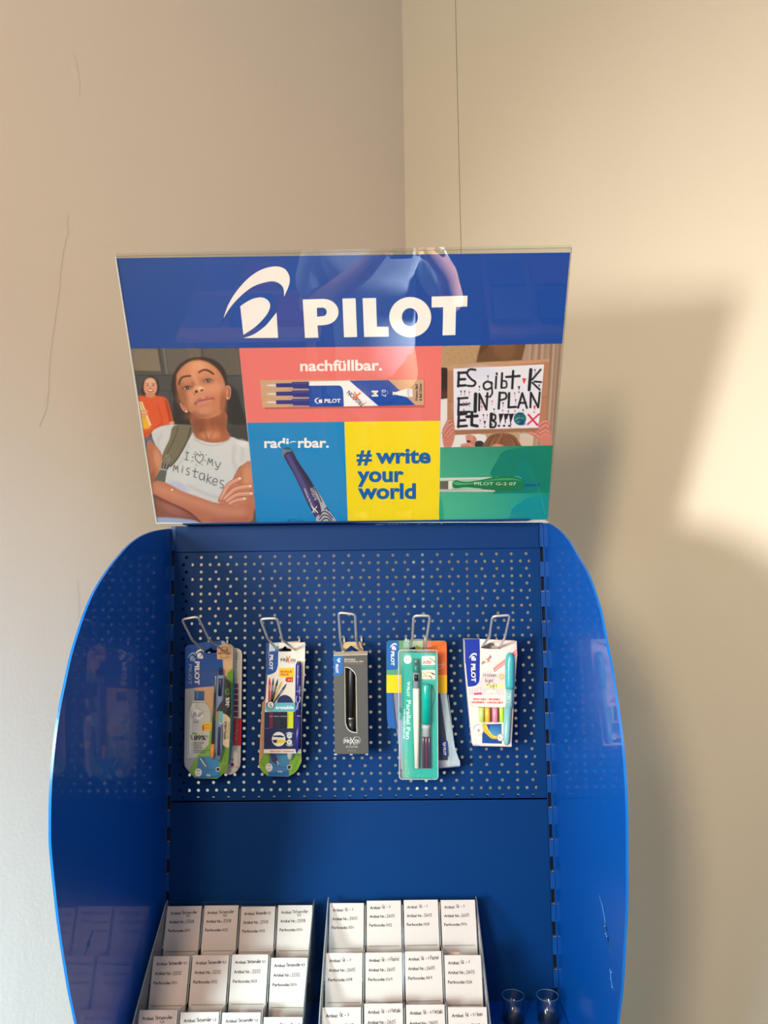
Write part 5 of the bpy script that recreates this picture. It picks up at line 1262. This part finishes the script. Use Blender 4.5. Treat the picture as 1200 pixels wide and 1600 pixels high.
P.poly([(412, 676), (548, 570), (662, 470), (666, 530), (560, 618), (424, 718)], (226, 132, 128), 3); P.poly([(424, 690), (560, 588), (664, 494), (664, 506), (560, 606), (428, 704)], (240, 166, 160), 4)
P.poly([(270, 790), (350, 700), (430, 740), (540, 700), (530, 960), (165, 965), (150, 900), (250, 880)], (220, 200, 198), 2)
P.hand('Fri', 306, 768, 44, 3.6, (60, 50, 54), 5); P.stroke([(362, 735), (382, 766)], 3.6, (60, 50, 54), 5); P.stroke([(384, 734), (360, 768)], 3.6, (60, 50, 54), 5); P.hand('ion', 388, 768, 44, 3.6, (60, 50, 54), 5, w=62)
P.hand('li', 326, 826, 44, 3.6, (60, 50, 54), 5); P.stroke(spline([(368, 802), (352, 800), (350, 820), (366, 820), (370, 802), (370, 840), (350, 850), (342, 842)], n=2), 3.6, (60, 50, 54), 5); P.stroke([(380, 788), (380, 826)], 3.6, (60, 50, 54), 5); P.stroke(spline([(380, 812), (390, 802), (396, 826)], n=2), 3.6, (60, 50, 54), 5); P.hand('t', 402, 826, 40, 3.6, (60, 50, 54), 5)
P.poly(spline([(318, 846), (420, 836), (522, 840), (526, 878), (420, 888), (330, 880)], closed=True, n=3), (240, 220, 150), 3)
P.stroke([(340, 846), (352, 858), (366, 838)], 3.5, (60, 50, 54), 5); P.hand('so', 374, 880, 44, 3.6, (60, 50, 54), 5); P.stroke(spline([(436, 842), (424, 838), (420, 860), (418, 896)], n=2), 3.6, (60, 50, 54), 5); P.stroke([(412, 860), (430, 858)], 3.6, (60, 50, 54), 5); P.hand('t', 440, 880, 42, 3.6, (60, 50, 54), 5)
P.poly(ell(503, 765, 23, 25, n=18), (244, 196, 96), 5); P.stroke(ell(503, 765, 22, 24, n=16), 3, (160, 110, 90), 6)
for a in range(0, 360, 45): P.stroke([(503+30*math.cos(math.radians(a)), 765+32*math.sin(math.radians(a))), (503+37*math.cos(math.radians(a)), 765+40*math.sin(math.radians(a)))], 3, (160, 110, 90), 6)
for j in range(3):
    for i in range(5): P.poly(ell(160+i*29, 892+j*26-i*2, 5, 5, n=6), (176, 150, 150) if (i+j) % 3 else (200, 110, 110), 4)
P.poly([(208, 938), (290, 934), (290, 954), (208, 958)], (190, 70, 120), 5); P.stroke([(270, 845), (284, 825), (300, 832)], 3, (190, 180, 190), 4)
P.poly([(304, 964)]+spline([(304, 964), (322, 915), (390, 886), (455, 912), (476, 962)], n=4), (206, 190, 184), 4); P.poly([(312, 964)]+spline([(312, 964), (330, 922), (390, 896), (448, 920), (468, 962)], n=4), (232, 216, 206), 5); P.stroke([(330, 944), (455, 944)], 3, (150, 140, 130), 6)
P.poly([(148, 966), (632, 962), (630, 1040)]+spline([(630, 1040), (615, 1075), (580, 1088)], n=3)+[(220, 1080)]+spline([(220, 1080), (180, 1070), (160, 1030)], n=3), (240, 222, 208), 3); P.stroke(spline([(160, 1035), (185, 1070), (230, 1084), (400, 1090), (580, 1092), (622, 1070), (632, 1040)], n=4), 4, (170, 150, 140), 4)
P.text('EFFACABLE • ERASABLE', 202, 1014, 22, (214, 46, 48), 5, w=284, bold=.03, ang=.6); P.text('RADIERBAR • CANCELLABLE', 182, 1046, 22, (214, 46, 48), 5, w=336, bold=.03, ang=.8)
P.poly([(256, 1088), (520, 1092), (516, 1250), (268, 1244)], (110, 92, 60), 3)
P.poly([(295, 1272), (500, 1266), (503, 1478), (295, 1472)], (20, 70, 140), 4); P.grad([(380, 1280), (496, 1272), (500, 1400), (360, 1400)], [(40, 100, 160), (20, 76, 146), (70, 140, 180), (90, 160, 180)], 5)
P.poly(spline([(296, 1268), (335, 1266), (360, 1320), (395, 1388), (460, 1400), (470, 1424), (400, 1424), (350, 1384), (310, 1340)], closed=True, n=3), (240, 176, 40), 6); P.stroke([(330, 1290), (400, 1390), (460, 1412)], 8, (248, 216, 120), 7)
P.poly(ell(487, 1412, 35, 40, n=18), (240, 224, 210), 7); P.stroke(ell(487, 1412, 33, 38, n=18), 4, (180, 60, 60), 8); P.text('4', 470, 1424, 24, (60, 80, 130), 8, w=14); P.text('mm', 488, 1416, 10, (60, 80, 130), 8, w=20)
P.poly(ell(256, 1330, 55, 62, n=24), (222, 212, 208), 5); P.poly(ell(256, 1334, 44, 50, n=24), (240, 228, 214), 6); P.stroke(ell(256, 1330, 50, 56, n=12, a0=180, a1=280), 9, (170, 160, 180), 7); P.stroke(ell(256, 1330, 50, 56, n=12, a0=-30, a1=90), 8, (230, 200, 150), 7); P.text('6', 246, 1350, 36, (50, 50, 54), 8, w=26)
P.poly([(192, 1480), (260, 1482), (262, 1502), (196, 1498)], (190, 180, 190), 4); P.stroke([(290, 1496), (400, 1498), (600, 1504)], 6, (232, 190, 120), 4)
P.build('front_print', rt)
HG = [('pale_green', (176, 196, 104)), ('orange', (232, 168, 62)), ('pink', (232, 130, 160)), ('lime', (180, 214, 60))]
for (x, (nm, c)), x2 in zip(zip((288, 350, 430, 500), HG), (300, 368, 440, 505)):
    stick(rt, 'highlighter_barrel', fr, (x, 1092), (x+3, 1246), 28 if nm != 'lime' else 22, -.0525, pmat(nm+'_barrel', c, .3, bscale=50))
tl = pmat('teal_cap_plastic', (62, 160, 166), .25, bscale=50, var=.05); tb = pmat('soft_teal_barrel', (126, 178, 178), .3, bscale=50, var=.05)
stick(rt, 'display_highlighter', fr, (592, 510), (588, 895), 50, -.054, tl, [(0, .35), (.03, .62), (.12, .88), (.3, 1), (.9, .95), (1, .9)], label='teal cap')
stick(rt, 'display_highlighter', fr, (588, 895), (584, 1090), 42, -.054, tb, [(0, .95), (1, .9)], label='pale teal grip')
stick(rt, 'display_highlighter', fr, (568, 1090), (552, 1488), 41, -.054, tb, [(0, 1), (.8, .85), (.95, .7), (1, .4)], label='pale teal barrel')
P = Print(lambda x, y, L: at_y(x, y, -.0645-.0001*L)).frame(*fr)
for k in range(4): P.stroke(spline([(545, 930+k*30), (560, 945+k*30), (590, 950+k*28), (600, 925+k*28)], n=3), 6, (200, 216, 216), 1)
P.text('FriXion', 556, 740, 14, (120, 196, 198), 1, ang=-84, w=70)
P.build('barrel_print', rt)['kind'] = 'stuff'
# depth of the carton
cw = [np.array(at_y(fr[0]+x/fr[2], fr[1]+y/fr[2], -.0492)) for x, y in ((104, 366), (112, 620), (150, 1060), (192, 1484), (607, 1510), (640, 900), (668, 520), (662, 386))]
m = MB(); n = len(cw); dd = np.array([0, .020, 0])
m.add(cw+[p+dd for p in cw], [(i, i+1, n+i+1, n+i) for i in range(n-1)]+[tuple(range(n, 2*n))]); recalc(m.build('carton_side', M['paper'], rt))

# =================================================================== TIERED PEN TRAYS AND LABEL CARDS
LEAN = math.radians(19); CW, CH = 0.0535, 0.104; PITCH_X = 0.058
down = np.array([0, -math.sin(LEAN), -math.cos(LEAN)]); outn = np.array([0, -math.cos(LEAN), math.sin(LEAN)])
M['hazed'] = clear_mat('reflection_hazed_acrylic', (0.86, 0.88, 0.88), gloss=1.0, haze=0.10)  # diffuse haze stands in for cards reflected in the clear walls
M['edge_dark'] = pmat('shaded_acrylic_edge', (96, 104, 112), 0.2, bscale=80)
M['edge_grey'] = pmat('grey_acrylic_edge', (150, 152, 150), 0.2, bscale=80)
def card_mesh(CH):
    v = []
    for y in (0.0, 0.0004):
        for x, z in ((0, -CH), (CW, -CH), (CW, 0), (0, 0)): v.append((x, y, z))
    me = bpy.data.meshes.new('label_card')
    me.from_pydata(v, [], [(0,1,2,3),(4,7,6,5),(0,4,5,1),(1,5,6,2),(2,6,7,3),(3,7,4,0)])
    me.materials.append(M['paper']); me.update(); return me
CARD = card_mesh(CH); CARD_S = card_mesh(.066)
# the printed form, the same on every card (millimetre frame, y downwards)
cmap = lambda x, y, L: np.array([x/1000.0, -0.00012-0.00004*L, -y/1000.0])
DK = (20, 18, 24)
P = Print(cmap)
P.text('Artikel:', 5.0, 11.6, 3.9, DK, 1, w=16.6, bold=.022); P.text('Artikel Nr.:', 4.4, 23.6, 3.9, DK, 1, w=25.4, bold=.022); P.text('Farbcode:', 4.0, 35.4, 3.9, DK, 1, w=25.0, bold=.022)
P.quad(3.6, 61.4, 50.0, 62.1, (84, 78, 76), 1)
frm = P.build('printed_form', None, mat=M['ink'], local=True)
FORM = frm.data; bpy.data.objects.remove(frm)

ROWS_L = [(1416, 262), (1494, 242), (1578, 221)]; ROWS_R = [(1411, 515), (1489, 510.5), (1574, 505.5)]
YS = [-0.0295, -0.0955, -0.1545]
TXT_L = [[('Tintenroller', '0,5', '2508', '00%d' % (i+1)) for i in range(4)], [('Tintenroller 0,7', '', '2232', '00%d' % (i+1)) for i in range(4)],
         [('Tintenroller', '1,0', '2233', '001')]+[('Tintenroller 1,0', '', '2233', '00%d' % (i+1)) for i in range(1, 4)]]
TXT_L[0][2] = ('Tintenroller 0,5', '', '2508', '003')
TXT_R = [[('G2 - 7', '', '2605', '00%d' % (i+1)) for i in range(4)],
         [('G2 - 7', '', '2605', '008'), ('G2 - 7 Pastel', '', '2605', '049'), ('G2 - 7 Pastel', '', '2605', '069'), ('G2 - 7', '', '2605', '026')],
         [('G2 - 7', '', '2605', '010'), ('G2 - 7 Metalic', '', '2605', '014'), ('G2 - 7 Metalic', '', '2605', '015'), ('G2 - 7 Neon', '', '2605', '020')]]
TOP_L = [[142, 137, 142, 133], [455, 448, 443, 460], [797, 807, 807, 828]]
TOP_R = [[134, 119, 114, 113], [435, 432, 424, 443], [793, 773, 776, 787]]
ROWN = ['back', 'middle', 'front']; COLN = ['leftmost', 'second', 'third', 'rightmost']
random.seed(21)
for side, rows, txt, tops in (('left', ROWS_L, TXT_L, TOP_L), ('right', ROWS_R, TXT_R, TOP_R)):
    x0 = -0.3598 if side == 'left' else -0.1048
    zz = [float(at_y(px, py, YS[k])[2]) for k, (py, px) in enumerate(rows)]
    XA, XB = x0-.0035, x0+3*PITCH_X+CW+.0035
    tray = empty('pen_tray', ((XA+XB)/2, -.10, Z['shelf']+.0015), 'clear acrylic stepped tray of label cards, %s of the two on the shelf' % side, 'pen tray', 'clear stepped trays on the shelf')
    T = [np.array([0, YS[k], zz[k]]) for k in range(3)]
    zf = Z['shelf']+.002
    # back plates
    for k in range(3):
        a = T[k]-outn*.0008; L = min(.11, (a[2]-zf-.002)/math.cos(LEAN)); b = a+down*L
        m = MB(); q = -outn*.0018
        vv = [np.array([X, p[1], p[2]])+o for o in (np.zeros(3), q) for X, p in ((XA+.002, b), (XB-.002, b), (XB-.002, a), (XA+.002, a))]
        m.add(vv, [(0,1,2,3),(4,7,6,5),(0,4,5,1),(1,5,6,2),(2,6,7,3),(3,7,4,0)]); recalc(m.build('step_plate', M['clear'], tray))
    def poly_yz(name, pts, xa, xb, mat):
        m = MB(); m.prism([pts], lambda y, z: (xa, y, z), (xb-xa, 0, 0)); return recalc(m.build(name, mat, tray))
    # dividers with a saw-tooth top edge
    saw = [(T[0][1]+.0005, T[0][2]-.004)]
    for k in range(3):
        p = T[k]+down*.058; saw.append((float(p[1])-.002, float(p[2])))
        if k < 2: saw.append((float(T[k+1][1])-.0015, float(T[k+1][2])-.001))
        else: saw.append((float(p[1])-.045, float(p[2])-.02))
    base = [(saw[-1][0], zf), (T[0][1]+.0005, zf)]
    saw = [(y, max(z, zf+.001)) for y, z in saw]
    for c in range(1, 4):
        X = x0+c*PITCH_X-(PITCH_X-CW)/2
        poly_yz('divider', saw+base, X-.0007, X+.0007, M['clear'])
        m = MB()
        m.tube([(X, y-.0004, z+.0004) for y, z in saw[:-1]], .0007, 6); m.build('divider_edge', M['edge_grey'], tray)
    # outer walls
    side_l = [(T[0][1]+.006, T[0][2]+.0055), (T[0][1]-.004, T[0][2]+.004), (T[1][1]-.005, T[1][2]+.004), (T[2][1]-.006, T[2][2]+.004), (T[2][1]-.060, max(T[2][2]-.040, zf+.01)), (T[2][1]-.060, zf), (T[0][1]+.006, zf)]
    for X, sg in ((XA, 1), (XB-.002, 1)):
        poly_yz('tray_wall', side_l, X, X+.002, M['hazed'])
        m = MB(); m.tube([(X+.001, y-.0003, z+.0003) for y, z in side_l[:5]], .0010, 6); m.build('wall_edge', M['edge_grey'] if X == XA else M['edge_dark'], tray)
    m = MB(); m.box((XA, T[2][1]-.06, Z['shelf']+.0002), (XB, T[0][1]+.006, Z['shelf']+.002)); m.build('tray_floor', M['clear'], tray)
    m = MB(); m.box((XA+.002, T[0][1]+.004, Z['shelf']+.002), (XB-.002, T[0][1]+.006, T[0][2]+.005)); m.build('tray_back', M['clear'], tray)
    for k in range(3):
        for c in range(4):
            dz = (tops[k][c]-(tops[k][0]-2.6*c))/4*.00093 if True else 0
            o = T[k]+down*dz+outn*.0010; X = x0+c*PITCH_X
            card = bpy.data.objects.new('label_card', CARD_S if k == 2 else CARD); COL.objects.link(card)
            tw = random.uniform(-.006, .006)
            card.location = (X, o[1], o[2]); card.rotation_euler = (-LEAN, tw, 0)
            t = txt[k][c]
            tag(card, 'white label card with handwritten code %s, %s in the %s row of the %s tray' % (t[3], COLN[c], ROWN[k], side), 'label card', 'handwritten label cards in the trays')
            fo = bpy.data.objects.new('printed_form', FORM); COL.objects.link(fo); fo.parent = card; fo['kind'] = 'stuff'
            P = Print(cmap); H_ = (16, 14, 22); wd = .58
            if 'Tinten' in t[0]:
                wfit = 24.5 if t[1] else (24.0 if '0,5' in t[0] else 27.5)
                P.hand(t[0], 23.0, 11.2, 4.0, wd, H_, 2, w=wfit, jit=.06, ang=-2)
                if t[1]: P.hand(t[1], 30.5, 14.9, 3.6, wd, H_, 2, w=6, jit=.06)
            else:
                P.hand(t[0], 24.0, 10.8, 4.6, wd, H_, 2, w={6: 13.5, 13: 25.5, 14: 27, 11: 24}[len(t[0])], jit=.05, ang=-1.5)
            P.hand(t[2], 31.5, 23.2, 5.6, wd, H_, 2, w=12.5, jit=.05, ang=-1)
            P.hand(t[3], 30.2, 35.0, 4.8, wd, H_, 2, w=9.5, jit=.06)
            P.build('handwriting', card, mat=M['ink'], local=True)['kind'] = 'stuff'

# =================================================================== CLEAR CUPS ON THE SHELF
for i, (bx, by, rx, ry) in enumerate(((802.5, 1592, 803.7, 1555), (856.5, 1592, 857, 1555))):
    c = at_z(bx, by, Z['shelf']+.003); tz = float(at_y(rx, ry, float(c[1]))[2]); r = .0165; h = tz-Z['shelf']
    rt = empty('pen_cup', (float(c[0]), float(c[1]), Z['shelf']+.0002), ('clear plastic cup with dark base on the shelf, nearer the trays', 'clear plastic cup with dark base on the shelf, nearer the right wing')[i], 'cup', 'clear cups at the right end of the shelf')
    b = (float(c[0]), float(c[1]), Z['shelf'])
    m = MB(); m.lathe(b, [(r*.93, .003), (r, h), (r-.0010, h), (r*.93-.0010, .003)], 28); m.build('cup_wall', M['clear'], rt, smooth=True)
    m = MB(); m.tube([(b[0]+r*math.cos(t), b[1]+r*math.sin(t), Z['shelf']+h) for t in [k*math.pi/14 for k in range(29)]], .0006, 6, caps=False); m.build('cup_rim', pmat('cup_rim_%d' % i, (70, 96, 130), .15, bscale=50), rt, smooth=True)
    m = MB(); m.lathe(b, [(0, .0002), (r*.95, .0002), (r*.95, .0045), (0, .0045)], 28); recalc(m.build('cup_base', M['glass_dark'], rt))

# =================================================================== THE PERSON TAKING THE PHOTOGRAPH (seen reflected in the poster cover)
SKIN = pmat('skin', (206, 156, 130), .5, bscale=30, var=.03); SHIRT = pmat('pale_blue_shirt', (176, 194, 214), .8, bscale=60, bump=.4); TROU = pmat('dark_trousers', (34, 38, 52), .8, bscale=60, bump=.2)
HAIR = pmat('brown_hair', (52, 38, 30), .7, bscale=200, bump=.5); PHONE = pmat('black_phone', (14, 14, 18), .2, bscale=30)
def skin(name, pts, edges, mat, parent, sub=2):
    me = bpy.data.meshes.new(name); o_ = wloc(parent) if parent else Vector((0, 0, 0))
    me.from_pydata([tuple(Vector(p[:3])-o_) for p in pts], edges, [])
    me.materials.append(mat)
    ob = bpy.data.objects.new(name, me); COL.objects.link(ob)
    if parent: ob.parent = parent
    md = ob.modifiers.new('skin', 'SKIN'); md.use_smooth_shade = True
    for i, p in enumerate(pts):
        sv = me.skin_vertices[0].data[i]; r = p[3] if isinstance(p[3], tuple) else (p[3], p[3]); sv.radius = r; sv.use_root = (i == 0)
    sb = ob.modifiers.new('sub', 'SUBSURF'); sb.levels = sub; sb.render_levels = sub
    dg = bpy.context.evaluated_depsgraph_get(); dg.update()
    me2 = bpy.data.meshes.new_from_object(ob.evaluated_get(dg)); ob.modifiers.clear(); ob.data = me2
    return ob
px_, py_ = -0.11, -1.60; HX = 0.12
person = empty('person', (px_, py_, 0.0), 'person in a pale blue shirt holding up a phone, reflected in the poster cover', 'person')
def V_(x, y, z, r): return (px_+x, py_+y, z, r)
body = [V_(0, 0, .95, (.15, .11)), V_(0, .0, 1.12, (.135, .10)), V_(0, .0, 1.30, (.155, .11)), V_(0, -.01, 1.43, (.10, .08)), V_(0, 0, 1.51, .055), V_(0, .02, 1.57, .06), V_(0, .03, 1.65, (.078, .092)), V_(0, .02, 1.72, (.07, .08)),
        V_(-.17, 0, 1.40, .058), V_(-.23, .07, 1.20, .046), V_(-.13+HX, .24, 1.44, .034), V_(-.075+HX, .29, 1.53, .028),
        V_(.17, 0, 1.40, .058), V_(.29, .07, 1.20, .046), V_(.13+HX, .24, 1.44, .034), V_(.075+HX, .29, 1.53, .028),
        V_(-.09, 0, .86, .095), V_(-.10, .02, .50, .06), V_(-.10, 0, .10, .042), V_(-.10, .12, .05, .038),
        V_(.09, 0, .86, .095), V_(.10, .02, .50, .06), V_(.10, 0, .10, .042), V_(.10, .12, .05, .038)]
edg = [(0,1),(1,2),(2,3),(3,4),(4,5),(5,6),(6,7),(3,8),(8,9),(9,10),(10,11),(3,12),(12,13),(13,14),(14,15),(0,16),(16,17),(17,18),(18,19),(0,20),(20,21),(21,22),(22,23)]
n0 = len(body)
for s_, wr in ((-1, 11), (1, 15)):
    palm = len(body); body.append(V_(HX+s_*.055, .318, 1.575, (.024, .016))); edg.append((wr, palm))
    for k, (L1, L2) in enumerate(((.030, .024), (.034, .027), (.031, .025), (.025, .020))):
        z = 1.545+k*.018; a = len(body)
        body.append(V_(HX+s_*.050, .330+.002*k, z, .010)); body.append(V_(HX+s_*.043, .345, z+.004, .0085)); body.append(V_(HX+s_*.036+s_*.0*k, .352, z+.006, .0075)); edg += [(palm, a), (a, a+1), (a+1, a+2)]
    a = len(body); body.append(V_(HX+s_*.050, .316, 1.61, .011)); body.append(V_(HX+s_*.030, .322, 1.628, .009)); edg += [(palm, a), (a, a+1)]
skin('body', body, edg, SKIN, person)
skin('shirt', [V_(0, .01, .84, (.18, .135)), V_(0, 0, 1.12, (.165, .125)), V_(0, 0, 1.30, (.18, .13)), V_(0, -.01, 1.43, (.12, .09)), V_(-.17, 0, 1.40, .078), V_(-.225, .06, 1.24, .066), V_(.17, 0, 1.40, .078), V_(.275, .06, 1.24, .066)], [(0,1),(1,2),(2,3),(3,4),(4,5),(3,6),(6,7)], SHIRT, person)
skin('trousers', [V_(0, 0, .92, (.165, .12)), V_(-.095, 0, .82, .105), V_(-.10, .02, .50, .078), V_(-.10, 0, .10, .065), V_(.095, 0, .82, .105), V_(.10, .02, .50, .078), V_(.10, 0, .10, .065)], [(0,1),(1,2),(2,3),(0,4),(4,5),(5,6)], TROU, person)
skin('hair', [V_(0, .0, 1.74, (.085, .09)), V_(0, -.04, 1.68, (.082, .07)), V_(0, -.05, 1.60, (.06, .04))], [(0,1),(1,2)], HAIR, person)
m = MB()
for s_ in (-1, 1):
    m = MB(); m.lathe((px_+s_*.030, py_+.108, 1.655), [(0, -.010), (.008, -.006), (.010, 0), (.008, .006), (0, .010)], 10); m.build('eye', M['black'], person, smooth=True)
    skin('ear', [V_(s_*.080, .02, 1.665, .014), V_(s_*.083, .018, 1.635, .010)], [(0, 1)], SKIN, person)
skin('nose', [V_(0, .118, 1.65, .010), V_(0, .13, 1.625, .014)], [(0, 1)], SKIN, person)
m = MB(); m.tube([(px_-.022, py_+.106, 1.598), (px_, py_+.114, 1.597), (px_+.022, py_+.106, 1.598)], .005, 8); m.build('mouth', pmat('lips', (160, 84, 78), .5, bscale=40), person, smooth=True)
m = MB(); m.tube([(px_+HX+.085+.033*math.cos(t), py_+.285+.02*math.sin(t), 1.515+.026*math.sin(t)) for t in [k*math.pi/8 for k in range(17)]], .007, 8, caps=False); m.build('wrist_watch', M['black'], person, smooth=True)
for s_ in (-1, 1):
    m = MB(); x = px_+s_*.10; m.prism([spline([(x-.045, py_-.06), (x+.045, py_-.06), (x+.05, py_+.10), (x, py_+.19), (x-.05, py_+.10)], closed=True, n=4)], lambda a, b: (a, b, .075), (0, 0, -.073)); recalc(bevel(m.build('shoe', M['black'], person), .01))
ph = MB(); ph.prism([rrect(-.036, 1.535, .036, 1.680, .010)], lambda a, b: (a, -1.2505, b), (0, -.008, 0))
pho = link_mesh('phone', ph.v, ph.f, PHONE, origin=(0, -1.2545, 1.6)); recalc(pho); tag(pho, 'black phone held upright in both hands of the photographer', 'phone')

# two tables of stationery behind the photographer, also only seen as reflections
WOOD = pmat('brown_table_top', (120, 84, 60), .5, bscale=8, var=.2)
random.seed(9)
for side, x0 in (('left', -1.05), ('right', .38)):
    tb = empty('display_table', (x0+.33, -2.42, 0), 'brown table of notebooks standing behind the photographer on the %s' % side, 'table', 'tables behind the photographer')
    m = MB(); m.box((x0, -2.78, .72), (x0+.66, -2.06, .75)); bevel(m.build('table_top', WOOD, tb), .003)
    for a in (x0+.03, x0+.59):
        for b in (-2.75, -2.13):
            m = MB(); m.box((a, b, 0), (a+.04, b+.04, .7199)); m.build('leg', WOOD, tb)
    cols = [('purple', (60, 40, 110)), ('pink', (120, 40, 80)), ('blue', (40, 70, 120)), ('grey', (70, 74, 90)), ('navy', (24, 40, 110)), ('red', (110, 30, 44))]
    for i, (cn, c) in enumerate(cols):
        bx = x0+.03+(i % 3)*.21; by = -2.72+(i // 3)*.33
        m = MB(); m.box((bx, by, .7505), (bx+.17, by+.25, .765+.004*i)); bk = link_mesh('notebook', m.v, m.f, pmat('notebook_'+cn.replace(' ', '_'), c, .4, bscale=40), origin=(bx+.085, by+.125, .7505))
        tag(bk, '%s notebook lying on the %s table behind the photographer' % (cn, side), 'notebook', 'notebooks on the tables behind the photographer')
